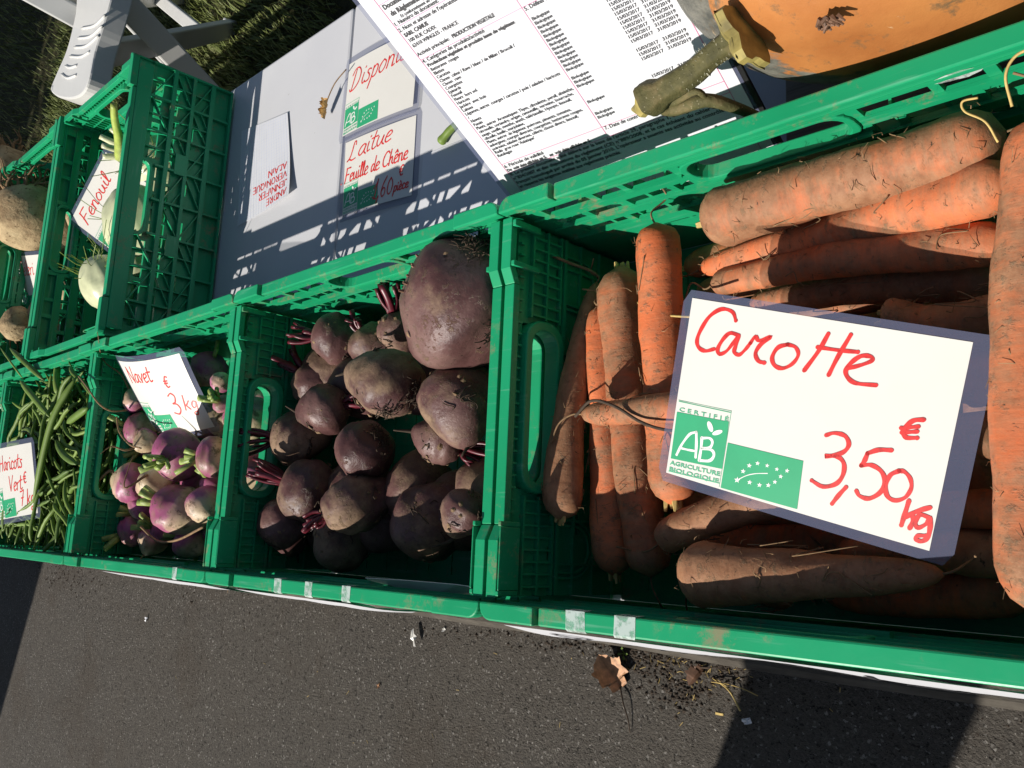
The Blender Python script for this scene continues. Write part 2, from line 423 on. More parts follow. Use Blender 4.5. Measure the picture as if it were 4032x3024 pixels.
# ================================================================== SETTING
# ground: one asphalt sheet to the horizon, the lawn soil sheet on it, a kerb between the two
gm = MB(); gm.poly([(-90, -90, GZ), (90, -90, GZ), (90, 90, GZ), (-90, 90, GZ)])
tag(gm.build('asphalt_ground', ASPHALT), kind='structure')
KA = onz(1625, 2424, GZ); KB = onz(4031, 2807, GZ)
kd = (KB - KA).normalized(); kn = Vector((-kd.y, kd.x, 0))
lm = MB(); a = KA - kd * 60 + kn * 0.10; b = KA + kd * 60 + kn * 0.10
lm.poly([a + Vector((0, 0, .006)), b + Vector((0, 0, .006)), b + kn * 80 + Vector((0, 0, .006)), a + kn * 80 + Vector((0, 0, .006))])
tag(lm.build('lawn_ground', SOIL), kind='structure')
k0 = KA - kd * 12; k1 = KA + kd * 8
km = MB()
NK = 120
rows = []
for i in range(NK + 1):
    p = k0.lerp(k1, i / NK)
    w = 0.003 * math.sin(i * 1.7) + random.uniform(-.002, .002)
    prof = [(w, -0.01), (w + 0.003, 0.012), (0.012 + w, 0.021), (0.11, 0.022), (0.118, 0.010), (0.12, -0.01)]
    rows.append([p + kn * q[0] + Vector((0, 0, q[1])) for q in prof])
for r in rows: km.v += [tuple(p) for p in r]
for i in range(NK):
    for j in range(5): km.f.append((i * 6 + j, i * 6 + j + 1, i * 6 + 7 + j, i * 6 + 6 + j))
tag(km.build('kerb', KERB), kind='structure')

# grass on the lawn: short blades, thicker in the sunny part (nobody could count it)
gb = MB()
nb = 60000
gx = np.concatenate([rng.uniform(-5.2, -0.9, 20000), rng.uniform(-3.6, -1.3, 40000)]); gy = np.concatenate([rng.uniform(0.85, 4.0, 20000), rng.uniform(1.2, 2.6, 40000)])
dens = 0.5 + 0.5 * np.sin(gx * 3.1 + np.sin(gy * 4.2)) * np.cos(gy * 2.7 + gx)
keep = rng.uniform(0, 1, nb) < 0.45 + 0.55 * dens
for x, y in zip(gx[keep], gy[keep]):
    h = random.uniform(.012, .045); t = random.uniform(0, 6.283); w = random.uniform(.0015, .0035); l = random.uniform(.2, 1.1) * h
    c, s = math.cos(t), math.sin(t); b = len(gb.v); z = GZ + .006
    lx, ly = -s * l, c * l
    gb.v += [(x - c * w, y - s * w, z), (x + c * w, y + s * w, z), (x + lx * .45 + c * w * .7, y + ly * .45 + s * w * .7, z + h * .65),
             (x + lx * .45 - c * w * .7, y + ly * .45 - s * w * .7, z + h * .65), (x + lx, y + ly, z + h)]
    gb.f += [(b, b + 1, b + 2, b + 3), (b + 3, b + 2, b + 4)]
me = bpy.data.meshes.new('grass'); me.from_pydata(gb.v, [], gb.f); me.update()
tag(link('grass', me, GRASS), 'short patchy lawn grass around the white chair', 'grass', kind='stuff')

# trees added out of view so trunk and crown shade the far asphalt and lawn
def tree(loc, rt, h0, h1, cr, label, nl):
    t = empty('added_shade_tree', loc); tag(t, label, 'tree', 'unseen trees added to cast shade')
    m = MB(); pts = [(0, 0, 0), (0.02, 0.01, h0 * .5), (-0.03, 0.02, h0), (0.03, 0, h1 * .8)]
    m.tube(spline(pts, 4), list(np.linspace(rt, rt * .3, 13)), 12)
    for k in range(7):
        a = k * 0.9; z = h0 + (h1 - h0) * (.1 + .08 * k)
        m.tube(spline([(0, 0, z), (math.cos(a) * cr * .4, math.sin(a) * cr * .4, z + .25 * cr), (math.cos(a) * cr * .8, math.sin(a) * cr * .8, z + .4 * cr)], 3), list(np.linspace(rt * .35, .02, 7)), 6)
    m.build('trunk', BARKM, t, smooth=True)
    q = MB()
    cl = [(random.gauss(0, .45) * cr, random.gauss(0, .45) * cr, (h0 + h1) / 2 + random.gauss(0, .3) * (h1 - h0), random.uniform(.3, .55) * cr) for _ in range(26)]
    for i in range(nl):
        c = random.choice(cl); d = Vector((random.gauss(0, 1), random.gauss(0, 1), random.gauss(0, 1))).normalized() * c[3] * random.random() ** .4
        p = Vector(c[:3]) + d; n = Vector((random.gauss(0, 1), random.gauss(0, 1), random.gauss(0, 1))).normalized()
        u = n.orthogonal().normalized(); w = n.cross(u); s = random.uniform(.05, .10)
        q.poly([p - u * s, p + w * s * .5, p + u * s, p - w * s * .5])
    me = bpy.data.meshes.new('crown'); me.from_pydata(q.v, [], q.f); me.update(); link('crown', me, LEAFM, t)
    return t
shd = Vector((SUN.x, SUN.y, 0)).normalized(); shn = Vector((-shd.y, shd.x, 0))
pA = onz(100, 2500, GZ)
tree(pA - shd * 2.3 + shn * 0.27, 0.27, 7.5, 10.5, 1.5, 'thick trunked tree added out of view to shadow the far asphalt', 5000)
hB = 3.2
tree(Vector((-4.95, 2.75, GZ)) - Vector((SUN.x, SUN.y, 0)) / -SUN.z * hB, 0.16, 2.2, 4.4, 1.55, 'low crowned tree added out of view to shade the far lawn', 9000)

# ================================================================== TABLE
tb = empty('folding_table', (-0.95, 0.366, GZ)); tag(tb, 'long white plastic folding table carrying the vegetable crates', 'table')
TO = Vector((-0.95, 0.366, GZ))
def tpart(name, m, matl, **k):
    return m.build(name, matl, tb, xf=lambda p: p - TO, **k)
tpart('table_top', MB().box(-0.4535, 0.95, 0.008, 0.733, TZ - .035, TZ), TABLE, bevel=.004)
tpart('table_top', MB().box(-1.86, -0.4565, 0.008, 0.733, TZ - .035, TZ), TABLE, bevel=.004)
tpart('table_top', MB().box(-2.75, -1.863, 0.008, 0.733, TZ - .035, TZ), TABLE, bevel=.004)
for x in (-2.6, -1.7, -0.55, 0.80):
    for y in (0.09, 0.65):
        tpart('leg', MB().tube([(x, y, GZ + (.022 if y < .1 else .006)), (x, y, TZ - .035)], .013, 10), STEEL, smooth=False)

# ================================================================== CRATES
def crate_proto():
    root = empty('vegetable_crate')
    H = .152
    # long wall: u = along, d = inward from the outer face
    def rr(w0, z0, z1, r):
        pts = []
        for cx, cz, a0 in ((w0 - r, z1 - r, 0), (-w0 + r, z1 - r, 90), (-w0 + r, z0 + r, 180), (w0 - r, z0 + r, 270)):
            for k in range(6):
                t = math.radians(a0 + 90 * k / 5); pts.append((cx + r * math.cos(t), cz + r * math.sin(t)))
        return pts
    def ringmesh(pi_, po, d0, d1):
        hb = MB(); nn = len(pi_)
        for d in (d0, d1):
            hb.v += [(p[0], d, p[1]) for p in pi_]; hb.v += [(p[0], d, p[1]) for p in po]
        for k in range(nn):
            j = (k + 1) % nn
            hb.f += [(k, j, nn + j, nn + k), (2 * nn + k, 3 * nn + k, 3 * nn + j, 2 * nn + j), (k, 2 * nn + k, 2 * nn + j, j), (nn + k, nn + j, 3 * nn + j, 3 * nn + k)]
        return hb
    def bevelled(m, w):
        me = m.mesh('c', bevel=w); o = MB(); o.v = [tuple(v.co) for v in me.vertices]; o.f = [tuple(p.vertices) for p in me.polygons]
        bpy.data.meshes.remove(me); return o
    def long_wall():
        cap = MB()
        cap.box(-.1485, .1485, 0, .0118, .1425, .1480)
        for s in (-1, 1):
            arc = [(.1500, 0)] + [(.1895 + .010 * math.sin(t), .010 - .010 * math.cos(t)) for t in np.linspace(0, math.pi / 2, 7)] + [(.1995, .0118), (.1500, .0118)]
            cap.prism([(s * u, d, .1425) for u, d in arc], (0, 0, .0095))
        cap.box(-.1900, .1900, 0.0003, .0028, .1215, .1423)
        base = bevelled(cap, .0012)
        base.box(-.188, .188, .0113, .0128, .1385, .1402)
        holes = [(-.054, .054, .1080, .1380)]
        for k in range(-2, 3): holes.append((k * .021 - .0085, k * .021 + .0085, .0985, .1010))
        for s in (-1, 1):
            def H(a0, a1, z0, z1): holes.append((min(s * a0, s * a1), max(s * a0, s * a1), z0, z1))
            H(.061, .098, .1250, .1380); H(.103, .124, .1250, .1380); H(.130, .172, .1250, .1380)
            H(.060, .0725, .1025, .1135); H(.0775, .112, .1025, .1135); H(.118, .146, .1025, .1135); H(.152, .180, .1025, .1135)
            H(.004, .026, .0795, .0885); H(.030, .064, .0795, .0900); H(.070, .082, .0795, .0900); H(.088, .126, .0795, .0900); H(.132, .172, .0795, .0900)
            H(.020, .050, .0540, .0600); H(.090, .124, .0540, .0600)
        base.add(holes_plate(-.197, .197, .004, .1424, holes, .0088, .0112))
        # slanted struts across some openings, ledges under the slot rows
        for s in (-1, 1):
            for u0, z0, u1, z1 in ((.098, .1255, .103, .1375), (.0725, .1030, .0775, .1125), (.064, .080, .070, .0885), (.146, .103, .152, .1125)):
                base.bar((s * u0, .0100, z0), (s * u1, .0100, z1), .0020, .0026, up=(0, 1, 0))
            for z, u0, u1 in ((.1250, .058, .188), (.1025, .056, .188), (.0795, .006, .188)):
                base.box(min(s * u0, s * u1), max(s * u0, s * u1), .0113, .0132, z - .0016, z)
        base.box(-.058, .058, .0113, .0150, .1020, .1074)
        base.add(bevelled(ringmesh(rr(.0510, .1100, .1365, .0110), rr(.0560, .1065, .1395, .013), .0030, .0130), .0009))
        # outer ribs: uprights, bands and diagonals
        us = [-.196, -.147, -.098, -.049, 0, .049, .098, .147, .196]
        zs = [.034, .062, .090, .1195]
        for u in us:
            z1 = .1213 if abs(u) > .06 else .1050
            base.box(u - .0014, u + .0014, .0012, .0087, .004, z1)
        for u in (-.1715, -.1225, -.0735, .0735, .1225, .1715): base.box(u - .0008, u + .0008, .0030, .0087, .034, .1213)
        for z, w in ((.034, .0032), (.062, .0024), (.090, .0030)):
            base.box(-.1945, .1945, .0008, .0070, z - w, z + w)
        base.box(-.197, .197, .0005, .0087, .0035, .0070)
        for i in range(len(us) - 1):
            for j in range(len(zs) - 1):
                if abs((us[i] + us[i + 1]) / 2) < .05 and zs[j + 1] > .1: continue
                p, q = (us[i], zs[j]), (us[i + 1], zs[j + 1])
                if (i + j) % 2: p, q = (us[i], zs[j + 1]), (us[i + 1], zs[j])
                base.bar((p[0], .0056, p[1]), (q[0], .0056, q[1]), .0015, .0056, up=(0, 1, 0))
                um = (us[i] + us[i + 1]) / 2
                if j < 2: base.bar((um, .0060, zs[j]), (q[0] if (i + j) % 2 == 0 else p[0], .0060, (zs[j] + zs[j + 1]) / 2), .0012, .0046, up=(0, 1, 0))
        base.box(-.075, -.045, .0004, .0030, .0620, .0780); base.box(.045, .075, .0004, .0030, .0620, .0780)
        for s in (-1, 1):
            base.box(min(s * .1965, s * .1990), max(s * .1965, s * .1990), .0060, .0112, .004, .1420)
        return base
    lw = long_wall()
    me = lw.mesh('long_wall', xf=lambda p: Vector((p.x, .15 - p.y, p.z))); me.materials.append(GREEN)
    link('long_wall', me, None, root)
    o = link('long_wall', me, None, root); o.rotation_euler = (0, 0, math.pi)
    def end_wall():
        cap = MB()
        cap.box(-.0860, .0860, .0008, .0105, .1360, .1425)
        for s in (-1, 1):
            prof = [(.0862, .1362), (.0985, .1415), (.1352, .1415), (.1352, .1475), (.0970, .1475), (.0862, .1424)]
            cap.prism([(s * p[0], .0008, p[1]) for p in prof], (0, .0097, 0))
        cap.box(-.134, -.1305, .0106, .0135, .1290, .1482); cap.box(-.0875, -.084, .0106, .0135, .1290, .1482); cap.box(-.1303, -.0877, .0122, .0135, .1290, .1482); cap.box(-.1110, -.1092, .0106, .0121, .1340, .1440)
        cap.box(.128, .133, .0106, .0140, .1200, .1470); cap.box(.098, .102, .0106, .0140, .1200, .1470)
        me = cap.mesh('c', bevel=.0011)
        base = MB(); base.v = [tuple(v.co) for v in me.vertices]; base.f = [tuple(p.vertices) for p in me.polygons]
        holes = [(-.0605, .0605, .0930, .1290)]
        for s in (-1, 1):
            holes.append((min(s * .075, s * .090), max(s * .075, s * .090), .060, .066))
            holes.append((min(s * .100, s * .110), max(s * .100, s * .110), .090, .094))
        base.add(holes_plate(-.1345, .1345, .004, .1360, holes, .0040, .0066))
        hb = MB()
        def rr(w0, z0, z1, r):
            pts = []
            for cx, cz, a0 in ((w0 - r, z1 - r, 0), (-w0 + r, z1 - r, 90), (-w0 + r, z0 + r, 180), (w0 - r, z0 + r, 270)):
                for k in range(6):
                    t = math.radians(a0 + 90 * k / 5); pts.append((cx + r * math.cos(t), cz + r * math.sin(t)))
            return pts
        pi_ = rr(.0560, .0975, .1245, .0125); po = rr(.0630, .0905, .1310, .017); nn = len(pi_)
        for d in (.0006, .0145):
            hb.v += [(p[0], d, p[1]) for p in pi_]; hb.v += [(p[0], d, p[1]) for p in po]
        for k in range(nn):
            j = (k + 1) % nn
            hb.f += [(k, j, nn + j, nn + k), (2 * nn + k, 3 * nn + k, 3 * nn + j, 2 * nn + j), (k, 2 * nn + k, 2 * nn + j, j), (nn + k, nn + j, 3 * nn + j, 3 * nn + k)]
        me = hb.mesh('h', bevel=.0012); h2 = MB(); h2.v = [tuple(v.co) for v in me.vertices]; h2.f = [tuple(p.vertices) for p in me.polygons]
        base.add(h2)
        # inner lattice near the rim and down the wall
        k = -.128
        while k < .13:
            if abs(k) > .066:
                base.box(k - .0007, k + .0007, .0067, .0100, .092, .1225)
            base.box(k - .0007, k + .0007, .0067, .0100, .1316, .1358)
            k += .0085
        for z in (.092, .107, .1225):
            for s in (-1, 1): base.box(min(s * .065, s * .134), max(s * .065, s * .134), .0067, .0103, z - .0009, z + .0009)
        base.box(-.134, .134, .0067, .0103, .0855, .0885)
        for z in (.020, .045, .068): base.box(-.134, .134, .0067, .0095, z - .0009, z + .0009)
        for k in (-.112, -.080, -.045, 0, .045, .080, .112): base.box(k - .0009, k + .0009, .0067, .0093, .006, .0850)
        # arched relief in both upper corners
        for s in (-1, 1):
            for r in (.017, .021):
                pts = [(s * (.101 + r * math.cos(t)), .0080, .066 + r * math.sin(t)) for t in np.linspace(math.pi, 2 * math.pi, 12)]
                pts = [(s * (.101 - r), .0080, .085)] + pts + [(s * (.101 + r), .0080, .085)]
                base.tube(pts, .0014, 5)
        return base
    ew = end_wall()
    me = ew.mesh('end_wall', xf=lambda p: Vector((.1992 - p.y, p.x, p.z))); me.materials.append(GREEN)
    link('end_wall', me, None, root)
    me2 = ew.mesh('end_wall', xf=lambda p: Vector((-.1992 + p.y, p.x, p.z))); me2.materials.append(GREEN)
    link('end_wall', me2, None, root)
    bp = holes_plate(-.1945, .1945, -.1385, .1385, [], .0002, .0034)
    for k in np.arange(-.17, .171, .034): bp.box(k - .002, k + .002, .0034, .0046, -.13, .13)
    for k in np.arange(-.12, .121, .03): bp.box(-.185, .185, .0034, .0042, k - .002, k + .002)
    me = bp.mesh('base', xf=lambda p: Vector((p.x, p.z, p.y))); me.materials.append(GREEN)
    link('base', me, None, root)
    return root
crate = crate_proto()
CR = {}
def put_crate(x, y, rot, label, scale=1.0, first=False):
    c = crate if first else copy_tree(crate)
    c.location = (x, y, TZ + .0005); c.rotation_euler = (0, 0, rot); c.scale = (scale,) * 3
    tag(c, label, 'crate', 'green plastic vegetable crates on the table'); return c
put_crate(.2, .15, 0, 'green plastic crate filled with big dirty orange carrots', first=True)
put_crate(-.2, .15, 0, 'green plastic crate holding purple beetroots')
put_crate(-.6, .15, 0, 'green plastic crate holding purple and white turnips')
put_crate(-1.0, .15, 0, 'green plastic crate heaped with green beans')
put_crate(-.765 - .157, .306 + .208, math.pi / 2, 'green plastic crate with white fennel bulbs, its latticed long side in shade', 1.04)
put_crate(-.765 - .157 - .316, .306 + .210, math.pi / 2, 'green plastic crate holding round rooty celeriac beside the fennel crate', 1.04)
for i in range(3):
    put_crate(-1.57 - .318 * i, .52, math.pi / 2, ['empty green plastic crate directly beyond the celeriac crate', 'empty green plastic crate, second one beyond the celeriac crate', 'empty green plastic crate at the far end of the back row'][i], 1.04)
put_crate(-1.401, .15, 0, 'empty green plastic crate at the far end of the front row beyond the beans')

# weathered board on the table under the pumpkin
wbm, wnt, wbs = mat('weathered_wood', 0.85, 0.2); wv_ = coords(wnt, (3, 60, 60), rnd=False)
col(wnt, wbs, ramp(wnt, noise(wnt, wv_, 1.6, 6, 0.7), [(0.3, (0.12, 0.105, 0.085)), (0.7, (0.34, 0.31, 0.265))])); bump(wnt, wbs, noise(wnt, wv_, 2.0, 5), 0.6, 0.002)
bdo = empty('wooden_board', (.40, .52, TZ)); tag(bdo, 'grey weathered wooden board lying on the table under the pumpkin', 'board')
for k_ in range(4):
    MB().box(-.245, .30, -.205 + .100 * k_, -.108 + .100 * k_, .0006, .0120 + .0006 * (k_ % 2)).build('plank', wbm, bdo, bevel=.0015)

# ================================================================== VEGETABLES
def vnoise(seed):
    r = np.random.default_rng(seed); a = r.uniform(-1, 1, (4, 3)) ; ph = r.uniform(0, 6.28, 4)
    return lambda x, y, z: sum(math.sin(a[i][0] * x * 2.2 * (i + 1) + a[i][1] * y * 2.2 * (i + 1) + a[i][2] * z * 2.2 * (i + 1) + ph[i]) / (i + 1) for i in range(4)) / 2

def orient(o, p0, p1, roll=0.0):
    d = (p1 - p0).normalized(); q = d.to_track_quat('X', 'Z') @ Quaternion((1, 0, 0), roll)
    o.rotation_mode = 'QUATERNION'; o.rotation_quaternion = q; o.location = p0

def rootlet(parent, pts, r=.0005, matl=None, name='rootlet'):
    return MB().tube(spline(pts, 5), r, 5).build(name, matl or BROWNROOT, parent, smooth=True)

def carrot(p0, p1, r, label, taper=.55, blunt=.5, bend=.006, seed=0, crown=True, hairs=2, tail=True, group=None, soil=0.0):
    """crown at p0, root tip at p1; built along local X"""
    L = (p1 - p0).length; f = vnoise(seed); rr = random.Random(seed)
    nx, na = 34, 20; m = MB()
    b1 = rr.uniform(-bend, bend); b2 = rr.uniform(-bend, bend)
    for i in range(nx + 1):
        t = i / nx; x = t * L
        prof = (1 - t) + t * taper
        if t < .10: prof *= math.sin(math.acos(1 - min(1, t / .10 + .02))) if t > 0 else .18
        e = .06 + .10 * (1 - blunt)
        if t > 1 - e: 
            q = (t - (1 - e)) / e; prof *= max(.10, math.sqrt(max(0, 1 - q * q)))
        prof *= 1 + .035 * math.sin(t * 23 + seed) * rr.uniform(.4, 1)
        cy = b1 * math.sin(t * math.pi); cz = b2 * math.sin(t * math.pi)
        for k in range(na):
            a = 2 * math.pi * k / na
            rad = r * prof * (1 + .13 * f(t * 3.2, math.cos(a), math.sin(a)) + .012 * math.sin(t * 150 + 3 * f(1, math.cos(a) * 2, math.sin(a) * 2)))
            m.v.append((x, cy + rad * math.cos(a), cz + rad * math.sin(a)))
    for i in range(nx):
        for k in range(na):
            m.f.append((i * na + k, i * na + (k + 1) % na, (i + 1) * na + (k + 1) % na, (i + 1) * na + k))
    m.f.append(tuple(reversed(range(na)))); m.f.append(tuple(nx * na + k for k in range(na)))
    root = empty('carrot'); orient(root, p0, p1, rr.uniform(0, 6.28))
    tag(root, label, 'carrot', group)
    m.build('carrot_root', CARROT, root, smooth=True).color = (1 - soil, 1, 1, 1)
    if crown:
        c = MB()
        for k in range(7):
            a = rr.uniform(0, 6.28); q = rr.uniform(0, .35) * r
            c.tube([(.004, q * math.cos(a), q * math.sin(a)), (-rr.uniform(.002, .006), q * 1.3 * math.cos(a), q * 1.3 * math.sin(a))], [r * .14, r * .06], 5)
        c.build('crown_stub', STRAW, root)
    if tail:
        y0, z0 = 0, 0; ln = rr.uniform(.012, .04)
        rootlet(root, [(L - .002, 0, 0), (L + ln * .3, rr.uniform(-.003, .003), rr.uniform(-.003, .003)), (L + ln * .7, rr.uniform(-.01, .01), rr.uniform(-.01, .01)), (L + ln, rr.uniform(-.015, .015), rr.uniform(-.015, .015))], .0007, name='tap_root')
    if hairs > 3:
        fz = MB()
        for h in range(90):
            t = rr.uniform(.04, .97); a = rr.uniform(0, 6.28); rad = r * ((1 - t) + t * taper); ln = rr.uniform(.002, .007); b_ = a + rr.uniform(-.5, .5)
            x_ = t * L; cy = b1 * math.sin(t * math.pi); cz = b2 * math.sin(t * math.pi)
            fz.tube([(x_, cy + rad * .98 * math.cos(a), cz + rad * .98 * math.sin(a)), (x_ + rr.uniform(-.002, .002), cy + (rad + ln * .3) * math.cos((a + b_) / 2), cz + (rad + ln * .3) * math.sin((a + b_) / 2)), (x_ + rr.uniform(-.004, .004), cy + (rad + ln * .5) * math.cos(b_), cz + (rad + ln * .5) * math.sin(b_))], [.00028, .00022, .00012], 3)
        fz.build('fine_hairs', BROWNROOT, root)['kind'] = 'stuff'
    for h in range(hairs):
        t = rr.uniform(.15, .85); a = rr.uniform(0, 6.28); rad = r * ((1 - t) + t * taper)
        pts = []
        for k in range(5):
            aa = a + k * rr.uniform(.05, .35); xx = t * L + k * rr.uniform(-.006, .006); rd = rad * (1.04 + .08 * (k == 4))
            pts.append((xx, rd * math.cos(aa), rd * math.sin(aa)))
        rootlet(root, pts, .00035)
    return root

def clampc(p, r, x0=.010, x1=.386, y0=.017, y1=.283):
    return Vector((min(max(p.x, x0 + r), x1 - r * .3), min(max(p.y, y0 + r), y1 - r), p.z))
CARR = [
 # crown px, z, tip px, z, width px, taper, blunt, label, extra
 ((2205, 2045), -.049, (2350, 1110), -.078, 148, .45, .3, 'long dusty brown carrot leaning beside the end wall of its crate'),
 ((2425, 2330), -.086, (2358, 1200), -.066, 150, .62, .6, 'slim carrot between the dusty leaning one and the broad one, under the crossing carrot'),
 ((2447, 1050), -.072, (2562, 2330), -.088, 165, .90, .9, 'broad blunt carrot lying under the small carrot that crosses the pile'),
 ((2405, 1000), -.118, (2480, 1700), -.128, 130, .8, .7, 'short carrot end peeping out behind the broad blunt carrot'),
 ((2652, 1985), -.062, (2583, 815), -.044, 178, .86, .95, 'bright orange blunt carrot with a small nub at its top end'),
 ((3020, 1560), -.036, (2290, 1632), -.042, 165, .52, .4, 'small carrot crossing over the others, with a dry root string round its tip'),
 ((3180, 1890), -.062, (2600, 2130), -.066, 165, .80, .9, 'carrot with a rounded tip poking out below the price card'),
 ((2695, 2292), -.040, (3720, 2262), -.048, 250, .30, .2, 'thick earthy carrot lying along the front wall under the card'),
 ((3115, 2392), -.090, (2760, 2330), -.100, 120, .7, .5, 'carrot with a cut leafy crown beneath the thick earthy one'),
 ((4112, 2430), -.016, (4100, 450), -.006, 265, .86, .8, 'very large bright carrot laid across the others at the end of the crate'),
 ((4400, 640), .010, (4400, 2050), .002, 300, .8, .8, 'very large soil covered carrot on top at the end of the crate'),
 ((2778, 878), -.042, (3960, 520), -.042, 200, .92, .6, 'thick earthy carrot lying along the back wall'),
 ((4000, 705), -.040, (2752, 1062), -.066, 215, .50, .5, 'glowing orange carrot lying next to the one along the back wall'),
 ((4000, 950), -.056, (2797, 1122), -.062, 170, .74, .8, 'carrot with a ringed tip lying just behind the price card'),
 ((4010, 1100), -.088, (2950, 1205), -.092, 170, .7, .6, 'shaded carrot beneath the one with the ringed tip'),
 ((3480, 1262), -.056, (4060, 1185), -.056, 170, .8, .6, 'shaded carrot with a blunt end hidden behind the card'),
]
for i, (a, za, b, zb, w, tp, bl, lab) in enumerate(CARR):
    p0, p1 = onz(*a, za), onz(*b, zb); r = px2m(w, p0) / 2 * 1.13
    if i not in (9, 10): p0, p1 = clampc(p0, r), clampc(p1, r * tp)
    carrot(p0, p1, r, lab, tp, bl, bend=.006, seed=40 + i, hairs=7, crown=i not in (3, 6), soil={0: .75, 7: .45, 10: .8, 11: .5, 6: .25, 14: .4, 15: .3}.get(i, 0.0))
LOW = [((4050, 1500), (3050, 1420), -.066), ((4060, 1700), (3120, 1740), -.070), ((3000, 1980), (4060, 2010), -.082), ((4080, 2190), (3300, 2180), -.088),
       ((4060, 2330), (3250, 2440), -.108), ((2700, 1500), (3500, 1430), -.100), ((2720, 1780), (3600, 1800), -.104)]
for i, (a, b, z) in enumerate(LOW):
    p0, p1 = onz(*a, z), onz(*b, z); r = .0135
    carrot(clampc(p0, r), clampc(p1, r), r, 'dirty carrot lying in shade underneath the carrot price card', .7, .6, seed=80 + i, hairs=0, group='carrots buried under the price card')
for i in range(11):
    y = .036 + .0232 * i; x0 = random.uniform(.05, .10); r = .0125; z = TZ + .004 + r + .0005
    a, b = Vector((x0, y, z)), Vector((x0 + random.uniform(.18, .22), y + random.uniform(-.003, .003), z))
    if i % 2: a, b = b, a
    carrot(a, b, r, 'carrot in the bottom layer of the carrot crate', .75, .6, seed=120 + i, hairs=0, tail=False, group='carrots on the crate bottom')
for i in range(5):
    x = .290 + .022 * i
    carrot(Vector((x, .05, -.112)), Vector((x + .004, .25, -.110)), .0115, 'carrot wedged upright of the pile at the end of the carrot crate', .75, .6, seed=140 + i, hairs=0, tail=False, group='carrots at the crate end')
# the dry root string around the crossing carrot, and the long root reaching the end wall
def strand(name, pxs, r, label, cat, matl):
    pts = [onz(u, v, z) for u, v, z in pxs]
    o = MB().tube([p - pts[0] for p in [Vector(q) for q in spline([tuple(p) for p in pts], 8)]], r, 5).build(name, matl, None, smooth=True)
    o.location = pts[0]; return tag(o, label, cat)
strand('root_strand', [(2265, 1640, -.035), (2330, 1578, -.030), (2420, 1600, -.027), (2520, 1660, -.027), (2620, 1692, -.026), (2760, 1700, -.026)], .0011, 'dark dry root string lying across the small crossing carrot', 'root', DARKROOT)
strand('root_strand', [(2358, 1095, -.085), (2330, 1068, -.075), (2230, 1030, -.060), (2130, 985, -.045), (2060, 950, -.035)], .0013, 'thin brown root reaching from the dusty carrot to the end wall', 'root', BROWNROOT)
strand('root_strand', [(2512, 1190, -.050), (2545, 1235, -.046), (2640, 1243, -.042), (2760, 1250, -.030)], .0008, 'pale thin root lying over the bright blunt carrot', 'root', STRAW)
strand('root_strand', [(3985, 420, .006), (3960, 300, .012), (4000, 220, .014), (4090, 180, .016)], .0007, 'fine pale root curling up from the very large bright carrot', 'root', STRAW)
strand('root_strand', [(3930, 560, .0), (3880, 480, .004), (3800, 440, .006), (3790, 400, .008), (3850, 385, .010)], .0006, 'hooked fine root above the back rim of the carrot crate', 'root', STRAW)

# ---------------------------------------------------------------- round roots
def round_mesh(r, seed, flat=.92, top=.25, tailk=.35, bump_=.13, n=26, na=30):
    """local Z = towards the crown; a shoulder at the top and a taper to the tail"""
    f = vnoise(seed); m = MB()
    for i in range(n + 1):
        t = math.pi * i / n; z = math.cos(t); s = math.sin(t)
        zz = z
        if z < -.55: zz = z - tailk * ((-z - .55) / .45) ** 2 * .6
        rad = s
        if z > .8: zz = z - top * ((z - .8) / .2) ** 2 * .35
        for k in range(na):
            a = 2 * math.pi * k / na
            q = 1 + bump_ * f(math.cos(a) * s * 1.4, math.sin(a) * s * 1.4, z * 1.4) + .012 * math.sin(z * 40 + seed + 2 * f(math.cos(a), math.sin(a), z))
            m.v.append((r * rad * q * math.cos(a), r * rad * q * math.sin(a), r * zz * flat * (1 + .3 * (q - 1))))
    for i in range(n):
        for k in range(na):
            m.f.append((i * na + k, (i + 1) * na + k, (i + 1) * na + (k + 1) % na, i * na + (k + 1) % na))
    return m
def axis_q(d):
    return Vector(d).normalized().to_track_quat('Z', 'Y')

def pxdir(c, u, v, toward=0.0):
    """a direction in the picture plane at c towards pixel (u, v), leaning to the camera by 'toward'"""
    p = np.array(c); dz = depth(c); q = CP + ray(u, v) * dz
    d = q - p; L = np.linalg.norm(d)
    d = d / L + toward * (CP - p) / np.linalg.norm(CP - p)
    return Vector(d).normalized()

